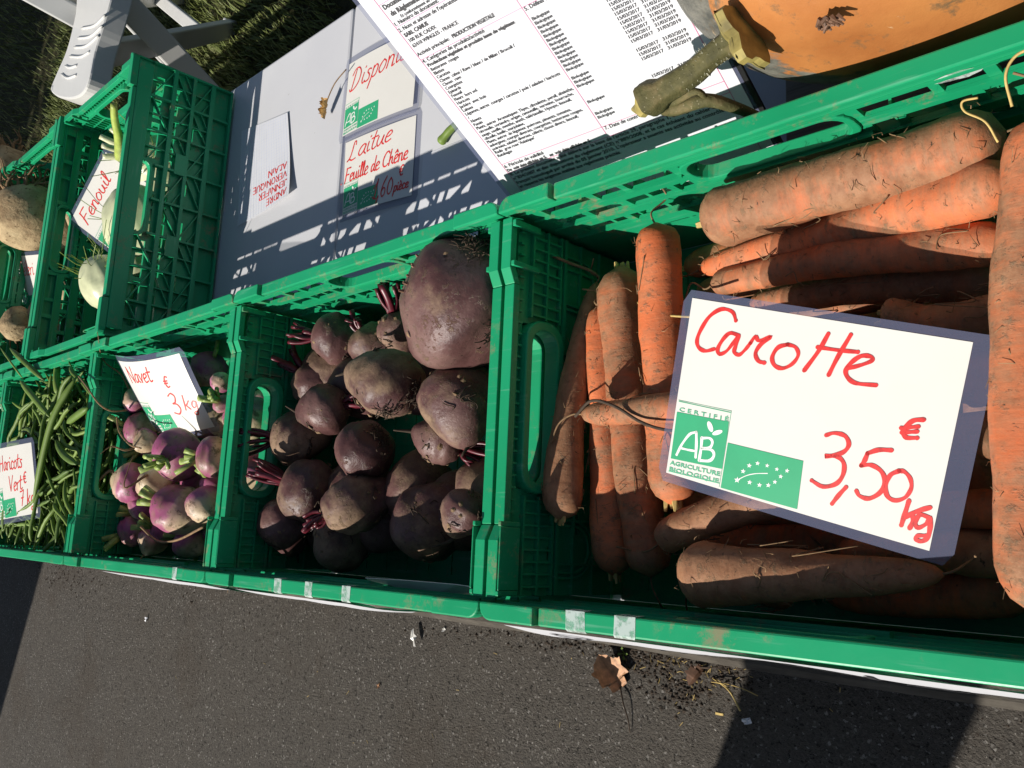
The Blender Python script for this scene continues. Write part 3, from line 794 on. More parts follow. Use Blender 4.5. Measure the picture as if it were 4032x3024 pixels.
def beet(px, dia, z, crown, label, toward=0.0, stalks=7, slen=.03, tail=.03, seed=0, flat=.95, group=None, hairs=12):
    c = onz(*px, z); r = px2m(dia, c) / 2 * 1.06
    c.x = min(max(c.x, -.388 + r * .80), -.012 - r * .80); c.y = min(max(c.y, .017 + r), .30 - r * .55)
    rr = random.Random(seed); root = empty('beetroot', c); tag(root, label, 'beetroot', group)
    d = pxdir(c, *crown, toward) if crown else Vector((rr.uniform(-1, 1), rr.uniform(-1, 1), rr.uniform(-.4, .6))).normalized()
    root.rotation_mode = 'QUATERNION'; root.rotation_quaternion = axis_q(d)
    round_mesh(r, seed, flat, bump_=.135, tailk=.65).build('beet_body', BEET, root, smooth=True)
    mud = MB()
    for k in range(26):
        d = Vector((rr.gauss(0, 1), rr.gauss(0, 1), rr.gauss(-.2, 1))).normalized(); p = d * r * .985; p.z *= flat; w = rr.uniform(.0012, .0036); u = d.orthogonal().normalized(); w2 = d.cross(u); b0 = len(mud.v)
        for j in range(6):
            t = j * 1.047; q = w * rr.uniform(.6, 1.3); mud.v.append(tuple(p + u * q * math.cos(t) + w2 * q * math.sin(t)))
        mud.v.append(tuple(p + d * w * .45)); mud.f += [(b0 + j, b0 + (j + 1) % 6, b0 + 6) for j in range(6)]
    mud.build('mud_clods', MUD, root)['kind'] = 'stuff'
    for k in range(stalks):
        a = rr.uniform(0, 6.28); s = rr.uniform(.05, .20) * r; sp = rr.uniform(.05, .5); L = slen * rr.uniform(.4, 1.1)
        p0 = Vector((s * math.cos(a), s * math.sin(a), r * flat * .84))
        e = p0 + Vector((sp * math.cos(a) * L, sp * math.sin(a) * L, L))
        mid = (p0 + e) / 2 + Vector((rr.uniform(-.003, .003), rr.uniform(-.003, .003), 0))
        w = rr.uniform(.0022, .0040)
        MB().tube(spline([tuple(p0), tuple(mid), tuple(e)], 3), [w * 1.1, w, w, w * .95, w * .95, w, w * .9], 6, squash=.6).build('stalk', BEETSTALK, root, smooth=True)
    c2 = MB()
    for k in range(9):
        a = rr.uniform(0, 6.28); s = rr.uniform(.10, .30) * r
        c2.tube([(s * math.cos(a), s * math.sin(a), r * flat * .80), (s * 1.2 * math.cos(a), s * 1.2 * math.sin(a), r * flat * .95)], [.0022, .001], 5)
    c2.build('crown_scar', DEADLEAF2, root)
    if tail:
        t = MB(); pts = [(0, 0, -r * flat * 1.02), (rr.uniform(-.004, .004), rr.uniform(-.004, .004), -r * flat * 1.02 - tail * .4), (rr.uniform(-.012, .012), rr.uniform(-.012, .012), -r * flat * 1.02 - tail)]
        t.tube(spline(pts, 4), list(np.linspace(r * .13, .0006, 9)), 7).build('tap_root', DARKROOT, root, smooth=True)
    for h in range(hairs):
        pts = []; a = rr.uniform(0, 6.28); b = rr.uniform(-.9, -.1)
        for k in range(5):
            s = math.sqrt(max(.02, 1 - b * b)); q = r * (1.02 + .05 * rr.random())
            pts.append((q * s * math.cos(a), q * s * math.sin(a), q * b * flat)); a += rr.uniform(-.25, .25); b = max(-.98, b - rr.uniform(.0, .12))
        rootlet(root, pts, .0005, DARKROOT)
    return root

MUD = simple('dry_mud', (0.20, 0.130, 0.072), 0.95, 0.4, 200)
BEETS = [
 ((1815, 1185), 500, -.030, (1560, 1050), .25, 0, 0, 'very large smooth beetroot on top of the others against the back rim', .04),
 ((1532, 1513), 275, -.042, (1700, 1560), .3, 8, .032, 'round shiny beetroot in the middle of the crate with stalks on one side', .022),
 ((1815, 1567), 300, -.052, (1800, 1250), -.5, 0, 0, 'beetroot with pale dirty skin by the end wall below the very large one', .02),
 ((1321, 1334), 190, -.075, (1190, 1310), .0, 7, .030, 'shaded beetroot in the back corner with dark red stalks', .015),
 ((1245, 1505), 180, -.085, (1160, 1430), .1, 8, .030, 'half hidden beetroot with a tuft of short red stalks beside the end wall handle', .015),
 ((1285, 1610), 190, -.064, (1400, 1580), .3, 8, .026, 'tan dirty beetroot with its stalks turned to the shiny one', .015),
 ((1462, 1355), 165, -.080, (1400, 1270), .2, 5, .02, 'rough beetroot wedged behind the round shiny one', .02),
 ((1565, 1295), 150, -.070, (1545, 1190), .2, 9, .030, 'beetroot with blackened cut stalks next to the very large one', .01),
 ((1165, 1722), 205, -.066, (1000, 1725), .05, 10, .040, 'beetroot with a fan of red stalks pushed through the wall handle', .02),
 ((1437, 1768), 218, -.064, (1480, 1680), .7, 0, 0, 'plain rounded beetroot in the centre, half in shade', .03),
 ((1742, 1736), 190, -.062, (1860, 1780), .2, 10, .035, 'dusty beetroot with spread red stalks beside the end wall', .02),
 ((1218, 1930), 240, -.070, (1060, 1870), .1, 9, .036, 'glossy beetroot with red stalks above the one in the corner', .02),
 ((1108, 2052), 205, -.066, (1100, 1900), .1, 0, 0, 'glossy beetroot in the front corner under the red stalks', .02),
 ((1395, 1985), 205, -.058, (1250, 2040), .15, 8, .024, 'tan oval beetroot with a long root tail and short stalks', .045),
 ((1342, 2175), 225, -.080, (1250, 2250), -.2, 0, 0, 'dark beetroot in the shade of the front wall', .02),
 ((1690, 2060), 300, -.088, (1600, 2150), -.2, 0, 0, 'big dark beetroot lying deep in the shade', .02),
 ((1832, 2015), 180, -.052, (1880, 1930), .3, 0, 0, 'small hairy beetroot by the clip of the end wall', .02),
 ((1640, 1500), 150, -.090, (1660, 1400), .3, 6, .025, 'beetroot showing only its stalks behind the shiny one', .01),
]
for i, (px, dia, z, cr, tw, st, sl, lab, tl) in enumerate(BEETS):
    bt = beet(px, dia, z, cr, lab, tw, int(st * 1.4), sl, tl, seed=200 + i, flat=.95 if i != 13 else 1.25)
    if i in (0, 1, 6, 9, 16):
        bpy.context.view_layer.update(); rr = random.Random(i); R_ = px2m(dia, bt.location) / 2 * 1.10; q = bt.rotation_quaternion.inverted()
        tm = MB()
        for cl in range(7 if i == 0 else 3):
            base = pxdir(bt.location, px[0] + rr.uniform(-.1, .45) * dia, px[1] + rr.uniform(-.25, .35) * dia, .9)
            for k in range(34):
                d = (base + Vector((rr.gauss(0, .13), rr.gauss(0, .13), rr.gauss(0, .13)))).normalized(); e = (d + Vector((rr.gauss(0, .10), rr.gauss(0, .10), rr.gauss(0, .10)))).normalized()
                a0 = q @ (d * R_ * .97); a2 = q @ (e * R_ * rr.uniform(1.01, 1.06)); a1 = (a0 + a2) / 2 * 1.02
                tm.tube([a0, a1, a2], [.0006, .0005, .0003], 4)
        tm.build('root_hair_tuft', DARKROOT, bt)
for i in range(14):
    x = -.355 + .052 * (i % 7); y = .075 + .13 * (i // 7) + .02 * (i % 2)
    c = Vector((x, y, TZ + .0055 + .0405))
    rr = random.Random(i); root = empty('beetroot', c); root.rotation_euler = (rr.uniform(0, 6), rr.uniform(0, 6), 0)
    tag(root, 'beetroot in the dark bottom layer of the beetroot crate', 'beetroot', 'beetroots on the crate bottom')
    round_mesh(.037, 260 + i, bump_=.13).build('beet_body', BEET, root, smooth=True)
# white card slipped down in front of the beets
p = [onz(1440, 2274, -.030), onz(1620, 2285, -.028), onz(1800, 2300, -.030), onz(1860, 2310, -.032)]
q = [onz(1450, 2282, -.042), onz(1600, 2320, -.036), onz(1720, 2336, -.036), onz(1860, 2338, -.040)]
m = MB(); m.v = [tuple(a) for a in p + q]; m.f = [(i, i + 1, i + 5, i + 4) for i in range(3)]
me = m.mesh('fallen_card'); o = link('fallen_card', me, PAPER); sl = o.modifiers.new('s', 'SOLIDIFY'); sl.thickness = .0006
tag(o, 'curled white card slipped down by the front wall of the beetroot crate', 'card')

# ---------------------------------------------------------------- turnips
def turnip(px, dia, z, crown, label, toward=.0, stalks=6, slen=.022, tail=.03, seed=0, flat=.85, group=None, pos=None):
    c = Vector(pos) if pos else onz(*px, z); r = px2m(dia, c) / 2 * 1.04; slen *= .9
    c.x = min(max(c.x, -.788 + r * .85), -.412 - r * .85); c.y = min(max(c.y, .017 + r), .283 - r)
    rr = random.Random(seed); root = empty('turnip', c); tag(root, label, 'turnip', group)
    d = pxdir(c, *crown, toward); root.rotation_mode = 'QUATERNION'; root.rotation_quaternion = axis_q(d) @ Quaternion((0, 0, 1), rr.uniform(0, 6))
    round_mesh(r, seed, flat, tailk=.6).build('turnip_body', TURNIP, root, smooth=True)
    for k in range(stalks):
        a = rr.uniform(0, 6.28); s = rr.uniform(.0, .16) * r; sp = rr.uniform(.1, .9); L = slen * rr.uniform(.6, 1.1)
        p0 = Vector((s * math.cos(a), s * math.sin(a), r * flat * .84)); e = p0 + Vector((sp * math.cos(a) * L, sp * math.sin(a) * L, L)); w = rr.uniform(.0028, .0042)
        MB().tube([tuple(p0), tuple((p0 + e) / 2), tuple(e)], [w, w * 1.05, w * 1.15], 7, squash=.7).build('stalk', TSTALK, root, smooth=True)
    if tail:
        pts = [(0, 0, -r * flat * 1.1), (rr.uniform(-.006, .006), rr.uniform(-.006, .006), -r * flat * 1.1 - tail * .3), (rr.uniform(-.02, .02), rr.uniform(-.02, .02), -r * flat * 1.1 - tail * .6), (rr.uniform(-.03, .03), rr.uniform(-.03, .03), -r * flat * 1.1 - tail)]
        MB().tube(spline(pts, 5), list(np.linspace(r * .10, .0004, 16)), 6).build('tap_root', BROWNROOT, root, smooth=True)
    return root
TURN = [
 ((698, 1789), 205, -.042, (650, 1812), 1.6, 7, .026, .03, 'large purple turnip with chunky green stalks facing up, below the turnip card'),
 ((704, 2000), 195, -.046, (590, 1960), -.1, 5, .024, .02, 'long shiny purple turnip next to the dirty white one'),
 ((803, 1985), 140, -.040, (760, 1900), -.9, 0, 0, .0, 'dirty white turnip by the clip of the end wall'),
 ((611, 1909), 145, -.052, (700, 1990), -1.3, 0, 0, .03, 'pale muddy turnip with its root end facing up'),
 ((520, 1905), 155, -.056, (600, 1930), .4, 7, .026, .05, 'purple turnip with thin roots beside the end wall handle'),
 ((838, 1800), 150, -.046, (770, 1800), .2, 4, .024, .02, 'smooth purple turnip against the end wall towards the beetroots'),
 ((579, 1738), 100, -.060, (650, 1700), -.9, 0, 0, .05, 'small muddy white turnip below the corner of the turnip card'),
 ((532, 1690), 120, -.064, (470, 1680), .1, 4, .022, .03, 'purple turnip half hidden under the turnip card'),
 ((748, 2132), 130, -.066, (690, 2080), -.2, 4, .022, .06, 'pink turnip shaded by the front wall with a long curved root'),
 ((510, 2090), 115, -.072, (450, 2120), .3, 6, .024, .02, 'dull purple turnip in the front corner with pale stalks'),
 ((602, 2160), 110, -.082, (640, 2060), -.5, 0, 0, .02, 'yellowish turnip tip low by the front wall'),
 ((822, 1448), 140, -.075, (860, 1380), .3, 2, .02, .02, 'dark purple turnip behind the card by the back wall'),
 ((868, 1505), 80, -.046, (830, 1560), -.9, 0, 0, .0, 'small pink and white turnip beside the end wall behind the card'),
 ((520, 1588), 95, -.058, (560, 1640), -.2, 0, 0, .09, 'white turnip with a long root reaching over the wall to the beans'),
 ((875, 1590), 70, -.034, (850, 1570), 1.0, 8, .024, .0, 'small turnip hidden by its thick green stalks beside the card'),
 ((482, 1995), 85, -.080, (520, 1940), -.6, 0, 0, .02, 'small cream turnip low beside the end wall'),
 ((560, 1990), 110, -.072, (600, 1940), .6, 6, .028, .02, 'turnip buried in the middle with green stalks sticking out'),
 ((985, 1640), 190, -.060, (985, 1500), -.2, 0, 0, .0, 'pink turnip seen through the wall handle of the beetroot crate'),
 ((978, 1850), 170, -.075, (985, 1700), .0, 0, 0, .02, 'cream bottomed turnip low behind the wall handle of the beetroot crate'),
]
for i, (px, dia, z, cr, tw, st, sl, tl, lab) in enumerate(TURN):
    turnip(px, dia, z, cr, lab, tw, st, sl, tl, seed=300 + i, flat=.85 if i != 1 else 1.1)
XT = [((640, 1850), 100, -.075, (600, 1800), .5, 5), ((760, 1890), 95, -.070, (720, 1850), .8, 5), ((470, 1780), 80, -.085, (430, 1800), .4, 5), ((640, 2080), 105, -.078, (560, 2060), .5, 6), ((830, 1900), 90, -.066, (800, 1860), .5, 4), ((560, 2030), 80, -.082, (500, 2010), .3, 5), ((700, 1680), 100, -.082, (680, 1620), .3, 4), ((800, 2100), 85, -.080, (760, 2150), .2, 4)]
for i, (px, dia, z, cr, tw, st) in enumerate(XT):
    turnip(px, dia, z, cr, 'small muddy turnip with stubby green stalks squeezed between the larger ones', tw, st, .024, .03, seed=340 + i, group='small turnips between the larger ones')
for i in range(12):
    x = -.750 + .058 * (i % 6); y = .08 + .12 * (i // 6)
    rr = random.Random(i + 50); root = empty('turnip', (x, y, TZ + .0045 + .028)); root.rotation_euler = (rr.uniform(0, 6), rr.uniform(0, 6), 0)
    tag(root, 'turnip in the shaded bottom layer of the turnip crate', 'turnip', 'turnips on the crate bottom')
    round_mesh(.027, 360 + i).build('turnip_body', TURNIP, root, smooth=True)
strand('root_strand', [(500, 1615, -.045), (440, 1618, -.02), (390, 1590, .0), (340, 1520, .004), (310, 1482, .002)], .0011, 'thin brown root hanging over the wall between turnips and beans', 'root', BROWNROOT)
strand('root_strand', [(460, 1640, -.03), (470, 1700, -.03), (510, 1750, -.03), (555, 1765, -.03)], .0012, 'curved brown root along the stalks beside the turnip wall handle', 'root', BROWNROOT)
strand('root_strand', [(555, 2075, -.035), (620, 2130, -.03), (700, 2125, -.025), (800, 2075, -.02)], .0015, 'long brown root curving in front of the shiny purple turnip', 'root', BROWNROOT)

# ---------------------------------------------------------------- beans
def bean_mesh(L, r, curve, seed):
    rr = random.Random(seed); pts = []; rad = []
    n = 16
    for i in range(n + 1):
        t = i / n; s = t - .5
        pts.append((s * L, curve * (1 - 4 * s * s) + .002 * math.sin(t * 9 + seed), .0015 * math.sin(t * 7 + seed)))
        q = min(1, math.sqrt(max(0, t / .12))) * min(1, ((1 - t) / .22) ** .6 if t < 1 else 0)
        rad.append(max(.0006, r * (.25 + .75 * q) * (1 + .09 * math.sin(t * 44 + seed))) if 0 < i < n else .0007)
    m = MB().tube(pts, rad, 8, squash=.8)
    m.tube([pts[0], (pts[0][0] - .006, pts[0][1] + .001, 0), (pts[0][0] - .011, pts[0][1] + rr.uniform(-.004, .004), rr.uniform(-.002, .002))], [.0012, .0009, .0012], 5)
    return m.mesh('green_bean', smooth=True)
BM = [bean_mesh(random.uniform(.085, .13), random.uniform(.0030, .0039), random.uniform(-.014, .014), k) for k in range(9)]
for b in BM: b.materials.append(BEAN)
def put_bean(p, yaw, pitch, k, label, group=None, roll=None, s=1.0):
    o = link('green_bean', BM[k % 9], None); o.location = p
    o.rotation_euler = (roll if roll is not None else random.uniform(0, 6.28), pitch, yaw); o.scale = (s,) * 3
    return tag(o, label, 'bean', group)
rb = random.Random(5)
def bean_spot(zlo, zhi):
    x = rb.uniform(-1.16, -.84); y = rb.uniform(.03, .27)
    e = max(abs(x + 1.0) / .19, abs(y - .15) / .14); top = -.008 - .045 * max(0, e - .45)
    z = min(rb.uniform(zlo, zhi), top)
    yaw = rb.choice([rb.gauss(1.6, .7), rb.gauss(.5, .6), rb.gauss(2.6, .6)])
    hx = .052 * abs(math.cos(yaw)); hy = .052 * abs(math.sin(yaw))
    return (min(max(x, -1.182 + hx), -.816 - hx), min(max(y, .022 + hy), .278 - hy), z), yaw
for k in range(280):
    p, yaw = bean_spot(-.070, .0)
    put_bean(p, yaw, rb.uniform(-.20, .20), k, 'green bean tangled in the heaped bean crate', 'green beans in their crate', s=rb.uniform(.72, 1.05))
bmx = MB()
for k in range(230):
    (x, y, z), yaw = bean_spot(-.140, -.072); src = BM[k % 9]; b0 = len(bmx.v); c_, s_ = math.cos(yaw), math.sin(yaw)
    bmx.v += [(x + v.co.x * c_ - v.co.y * s_, y + v.co.x * s_ + v.co.y * c_, z + v.co.z) for v in src.vertices]; bmx.f += [tuple(b0 + i for i in p.vertices) for p in src.polygons]
tag(bmx.build('bean_bottom_layer', BEAN, None, smooth=True), 'mass of green beans at the bottom of the heaped bean crate', 'beans', kind='stuff')
# a few that stand out
def bean_px(a, za, b, zb, r, label, mid=None, zm=None):
    p, q = onz(*a, za), onz(*b, zb); pts = [tuple(p)]
    if mid: pts.append(tuple(onz(*mid, zm)))
    pts.append(tuple(q)); sp = spline(pts, 8) if mid else [tuple(p.lerp(q, t)) for t in np.linspace(0, 1, 9)]
    n = len(sp); rad = [r * min(1, .25 + 5 * min(i, n - 1 - i) / n) for i in range(n)]
    o = MB().tube([Vector(s) - p for s in sp], rad, 9, squash=.85).build('green_bean', BEAN, None, smooth=True); o.location = p
    return tag(o, label, 'bean', 'green beans in their crate')
bean_px((300, 1485), -.004, (130, 1978), -.004, .0055, 'extra long flat green bean lying across the heap beside its card', (205, 1660), .006)
bean_px((80, 1500), .0, (195, 1640), -.004, .0052, 'thick smooth green bean pointing at the extra long one')
bean_px((40, 1372), .012, (172, 1496), -.004, .0045, 'green bean with a dry tip sticking out over the back rim')
bean_px((2, 1370), .012, (90, 1490), -.002, .0016, 'thin stringy bean tip hanging over the back rim', (45, 1430), .012)
bean_px((228, 1430), -.022, (230, 1560), -.020, .0058, 'broad shaded bean standing by the back wall of the bean crate', (222, 1500), -.016)
bean_px((220, 1735), -.004, (300, 1828), -.006, .0050, 'bean with a stalk pressed against the end wall rim', (250, 1790), -.003)
bean_px((345, 1605), -.004, (265, 1665), -.010, .0056, 'plump bean lying up against the rim towards the turnips')

# ---------------------------------------------------------------- fennel and celeriac
def fennel(c, r, d, label, seed, stalks=4, nf=46):
    root = empty('fennel_bulb', c); tag(root, label, 'fennel'); root.rotation_mode = 'QUATERNION'; root.rotation_quaternion = axis_q(d)
    f = vnoise(seed); m = MB(); n, na = 22, 40
    for i in range(n + 1):
        t = i / n; z = (t - .5) * 2; s = math.sqrt(max(0, 1 - z * z)) * (1 - .25 * max(0, z)) + .16 * max(0, z)
        for k in range(na):
            a = 2 * math.pi * k / na; rib = 1 + .03 * math.cos(a * 9 + z * 1.2) + .05 * (1 if math.sin(a * 1 + 2.2 * z) > .2 else 0)
            m.v.append((r * s * 1.1 * rib * math.cos(a), r * s * .8 * rib * math.sin(a), r * z * 1.05))
    for i in range(n):
        for k in range(na): m.f.append((i * na + k, i * na + (k + 1) % na, (i + 1) * na + (k + 1) % na, (i + 1) * na + k))
    m.build('bulb', FENNELW, root, smooth=True)
    rr = random.Random(seed)
    for k in range(stalks):
        a = k * 1.6; p0 = (.3 * r * math.cos(a), .25 * r * math.sin(a), r * .85); L = rr.uniform(.03, .06)
        MB().tube(spline([p0, (p0[0] * 1.3, p0[1] * 1.3, r + L * .5), (p0[0] * 1.9, p0[1] * 1.9, r + L)], 4), list(np.linspace(.007, .0045, 9)), 8).build('stalk', FENNELW, root, smooth=True)
    fr = MB()
    for k in range(nf):
        a = rr.uniform(0, 6.28); e = rr.uniform(.2, 1.2); L = rr.uniform(.02, .045); b = (.4 * r * math.cos(a), .3 * r * math.sin(a), r * rr.uniform(.3, .9))
        fr.tube(spline([b, (b[0] + L * .5 * math.cos(a), b[1] + L * .5 * math.sin(a), b[2] + L * .3 * e), (b[0] + L * math.cos(a + .3), b[1] + L * math.sin(a + .3), b[2] + L * e)], 3), [.0006] * 7, 4)
    fr.build('fronds', FENNELG, root)
fennel(onx(530, 868, -.836), .050, (-.45, .8, .3), 'white fennel bulb seen through the hand hole of its crate', 1, 0, 6)
fennel(onz(418, 1118, -.040), .042, (.1, .7, .45), 'fennel bulb with green fronds lying in front of the fennel card', 2, 0, 40)
fennel(Vector((-.90, .625, -.100)), .042, (-.1, .1, .9), 'fennel bulb standing in the back of its crate, stalks over the rim', 3)
fennel(Vector((-1.02, .50, -.115)), .036, (.0, .6, .1), 'fennel bulb lying low in the far side of its crate', 4)
# long fennel stalk leaning over the rim
pts = [onz(470, 620, -.03), onz(466, 540, .0), onz(452, 470, .018), onz(448, 412, .03)]
o = MB().tube([Vector(s) - pts[0] for s in spline([tuple(p) for p in pts], 6)], list(np.linspace(.007, .0045, 19)), 8).build('fennel_stalk', simple('fennel_stalk_green', (0.34, 0.42, 0.08), 0.45, 0.2, 90), None, smooth=True); o.location = pts[0]
tag(o, 'pale green fennel stalk leaning out over the back of its crate', 'fennel stalk')

def m_celeriac():
    m, nt, bs = mat('celeriac_skin', 0.8, 0.2); v = coords(nt)
    c = ramp(nt, noise(nt, v, 24, 5, 0.65), [(0.3, (0.24, 0.16, 0.085)), (0.6, (0.46, 0.35, 0.20)), (0.85, (0.56, 0.46, 0.28))])
    c = mix(nt, bw(nt, noise(nt, v, 120, 5, 0.7), 0.56, 0.66), c, (0.13, 0.085, 0.04))
    col(nt, bs, c); bump(nt, bs, noise(nt, v, 90, 5, 0.7), 0.8, 0.004); return m
CELER = m_celeriac()
def celeriac(c, r, d, label, seed, roots=40, group=None):
    root = empty('celeriac', c); tag(root, label, 'celeriac'); root.rotation_mode = 'QUATERNION'; root.rotation_quaternion = axis_q(d)
    round_mesh(r, seed, .95, bump_=.12).build('celeriac_body', CELER, root, smooth=True)
    rr = random.Random(seed); m = MB()
    for k in range(roots):
        a = rr.uniform(0, 6.28); b = -rr.uniform(.35, .98); s = math.sqrt(1 - b * b); p = Vector((r * s * math.cos(a), r * s * math.sin(a), r * b * .95)); pts = [tuple(p * .92)]
        q = p.copy()
        for j in range(4):
            q = q + Vector((rr.uniform(-.012, .012), rr.uniform(-.012, .012), rr.uniform(-.014, .004))) + p.normalized() * .005; pts.append(tuple(q))
        m.tube(spline(pts, 3), list(np.linspace(rr.uniform(.0015, .0040), .0007, 13)), 5)
    m.build("root_tangle", BROWNROOT, root, smooth=True)
    if group: root["group"] = group
    return root
celeriac(onz(112, 860, -.030), .063, (.35, -.75, .2), 'big round celeriac with a tangle of roots in its crate', 11, 90)
celeriac(onz(40, 690, -.045), .060, (.5, -.3, -.5), 'rooty celeriac showing mostly brown tangled roots', 12, 160)
celeriac(onz(72, 1275, -.045), .032, (.2, .3, .8), 'small pale celeriac in the front corner beside the celeriac card', 13, 20)
for i, p in enumerate([(-1.30, .44, -.095), (-1.17, .60, -.10), (-1.28, .60, -.095), (-1.17, .46, -.105)]):
    celeriac(Vector(p), .045, (.3, .2, .8), 'celeriac in the lower layer of its crate', 20 + i, 10, 'celeriac in the lower layer')

# ---------------------------------------------------------------- pumpkin and its stem
def m_pumpkin():
    m, nt, bs = mat('pumpkin_skin', 0.5, 0.35); v = coords(nt, rnd=False)
    tc = N(nt, 'ShaderNodeTexCoord'); sx = N(nt, 'ShaderNodeSeparateXYZ'); nt.links.new(tc.outputs['Object'], sx.inputs[0])
    c = ramp(nt, noise(nt, v, 10, 5, 0.6), [(0.3, (0.31, 0.105, 0.028)), (0.55, (0.44, 0.175, 0.050)), (0.8, (0.47, 0.245, 0.115))])
    g = math_n(nt, 'ADD', math_n(nt, 'MULTIPLY', sx.outputs['X'], -11.0), math_n(nt, 'MULTIPLY', math_n(nt, 'SUBTRACT', noise(nt, v, 15, 6, 0.68, 1.2), 0.5), 4.6))
    st = N(nt, 'ShaderNodeMapping'); st.inputs['Scale'].default_value = (8, 40, 40); nt.links.new(v, st.inputs['Vector'])
    grey = ramp(nt, noise(nt, st.outputs['Vector'], 3, 5, 0.7), [(0.35, (0.070, 0.072, 0.062)), (0.7, (0.21, 0.20, 0.165))])
    c = mix(nt, bw(nt, g, 0.62, 0.95), c, grey)
    c = mix(nt, math_n(nt, 'MULTIPLY', bw(nt, noise(nt, v, 45, 6, 0.75), 0.56, 0.66), 0.8), c, (0.12, 0.090, 0.05))
    c = mix(nt, math_n(nt, 'MULTIPLY', bw(nt, noise(nt, v, 33, 4, 0.6, 2.0), 0.68, 0.72), 0.8), c, (0.68, 0.50, 0.30))
    col(nt, bs, c); bump(nt, bs, noise(nt, v, 70, 5, 0.7), 0.3, 0.002); return m
PC = Vector((.297, .4400, -.0155))
pk = empty('pumpkin', PC); tag(pk, 'big orange pumpkin with grey green weathered skin behind the carrot crate', 'pumpkin')
m = MB(); n, na = 40, 72
for i in range(n + 1):
    t = math.pi * i / n; x = -math.cos(t); s = math.sin(t) ** .85
    for k in range(na):
        a = 2 * math.pi * k / na; rib = 1 - .035 * abs(math.sin(a * 5)) ** .5 * 0 - .03 * (1 - abs(math.sin(a * 5 + .4)) ** .6)
        m.v.append((.158 * x * (1 - .12 * (1 - s)), .1270 * s * rib * math.cos(a), .124 * s * rib * math.sin(a)))
for i in range(n):
    for k in range(na): m.f.append((i * na + k, i * na + (k + 1) % na, (i + 1) * na + (k + 1) % na, (i + 1) * na + k))
m.build('pumpkin_body', m_pumpkin(), pk, smooth=True)
# dried blossom scar
b0 = ony(3255, 85, .3150) - PC; sc = MB()
for k in range(26):
    a = random.uniform(0, 6.28); q = random.uniform(.0005, .0055); L = random.uniform(.002, .006)
    p = b0 + Vector((q * math.cos(a), .001, q * math.sin(a)))
    sc.tube([p, p + Vector((random.uniform(-.004, .004), -random.uniform(.001, .004), random.uniform(-1, .4) * L))], [.0016, .0006], 5)
sc.build('dried_scar', DEADLEAF2, pk)
def m_stem():
    m, nt, bs = mat('pumpkin_stem', 0.7, 0.25); v = coords(nt, rnd=False)
    c = ramp(nt, noise(nt, v, 40, 5, 0.65), [(0.3, (0.040, 0.040, 0.016)), (0.5, (0.095, 0.088, 0.034)), (0.72, (0.23, 0.17, 0.085))])
    vo = N(nt, 'ShaderNodeTexVoronoi'); vo.inputs['Scale'].default_value = 330; nt.links.new(v, vo.inputs['Vector'])
    c = mix(nt, ramp(nt, vo.outputs['Distance'], [(0.08, (.5, .5, .5)), (0.16, (0, 0, 0))]), c, (0.38, 0.34, 0.22))
    col(nt, bs, c); bump(nt, bs, noise(nt, v, 160, 5, 0.7), 0.7, 0.002); return m
STEMM = m_stem()
STEMC = simple('stem_cut', (0.27, 0.22, 0.065), 0.7, 0.5, 80)
sa = ony(2925, 135, .331); sb_ = ony(2720, 290, .325); sc_ = ony(2545, 395, .320)
P = [Vector(q) - sa for q in spline([tuple(sa), tuple(sa.lerp(sb_, .5) + Vector((0, 0, .002))), tuple(sb_), tuple(sc_)], 6)]
nP = len(P); m = MB()
d0 = (P[-1] - P[0]).normalized()
fa = d0.orthogonal().normalized(); fb = d0.cross(fa)
ns = 20
for i, p in enumerate(P):
    t = i / (nP - 1); rad = .0066 + .0028 * abs(t - .35) + (.0025 if t > .9 else 0)
    if t < .14: rad += .011 * (1 - t / .14) ** 1.6
    for k in range(ns):
        a = 2 * math.pi * k / ns; q = rad * (1 + .10 * math.cos(5 * a) * (1 - .3 * t) + (.16 * math.cos(5 * a + .5) + .10 * math.sin(3 * a) if t < .14 else 0))
        m.v.append(tuple(p + fa * q * math.cos(a) + fb * q * math.sin(a)))
for i in range(nP - 1):
    for k in range(ns): m.f.append((i * ns + k, i * ns + (k + 1) % ns, (i + 1) * ns + (k + 1) % ns, (i + 1) * ns + k))
st = m.build('stem', STEMM, pk, smooth=True); st.location = sa - PC
st['label'] = 'thick hairy green stem with a flared foot'
# flared foot: an uneven star of rind
m = MB(); ring = []
for k in range(28):
    a = 2 * math.pi * k / 28; q = .0180 * (1 + .20 * math.cos(5 * a + .5) + .10 * math.sin(3 * a) + random.uniform(-.05, .05)); ring.append((q, a))
for off, sc2 in ((-.0045, 1.0), (.001, 1.02), (.006, .55)):
    m.v += [tuple(fa * q * sc2 * math.cos(a) + fb * q * sc2 * math.sin(a) + d0 * off) for q, a in ring]
for l in range(2):
    for k in range(28): m.f.append((l * 28 + k, l * 28 + (k + 1) % 28, (l + 1) * 28 + (k + 1) % 28, (l + 1) * 28 + k))
m.f.append(tuple(reversed(range(28)))); m.f.append(tuple(range(56, 84)))
m.build('flared_foot', STEMC, st)
m = MB(); e = P[-1]; m.tube([e, e + d0 * .006 + fa * .003, e + d0 * .014 - fb * .004], [.0078, .0055, .0012], 9)
m.build('cut_tip', STEMC, st)
c0 = P[-1] + d0 * -.004
def loc(u, v, y): return ony(u, v, y) - sa
m = MB(); m.tube(spline([tuple(c0), tuple(loc(2640, 428, .318)), tuple(loc(2780, 395, .316)), tuple(loc(2900, 425, .315)), tuple(loc(3010, 470, .316))], 5), list(np.linspace(.0055, .0028, 21)), 8)
m.tube(spline([tuple(c0), tuple(loc(2640, 405, .319)), tuple(loc(2740, 360, .318)), tuple(loc(2790, 400, .316))], 5), list(np.linspace(.004, .0015, 16)), 6)
m.build('tendril', STEMM, st, smooth=True)
hm = MB()
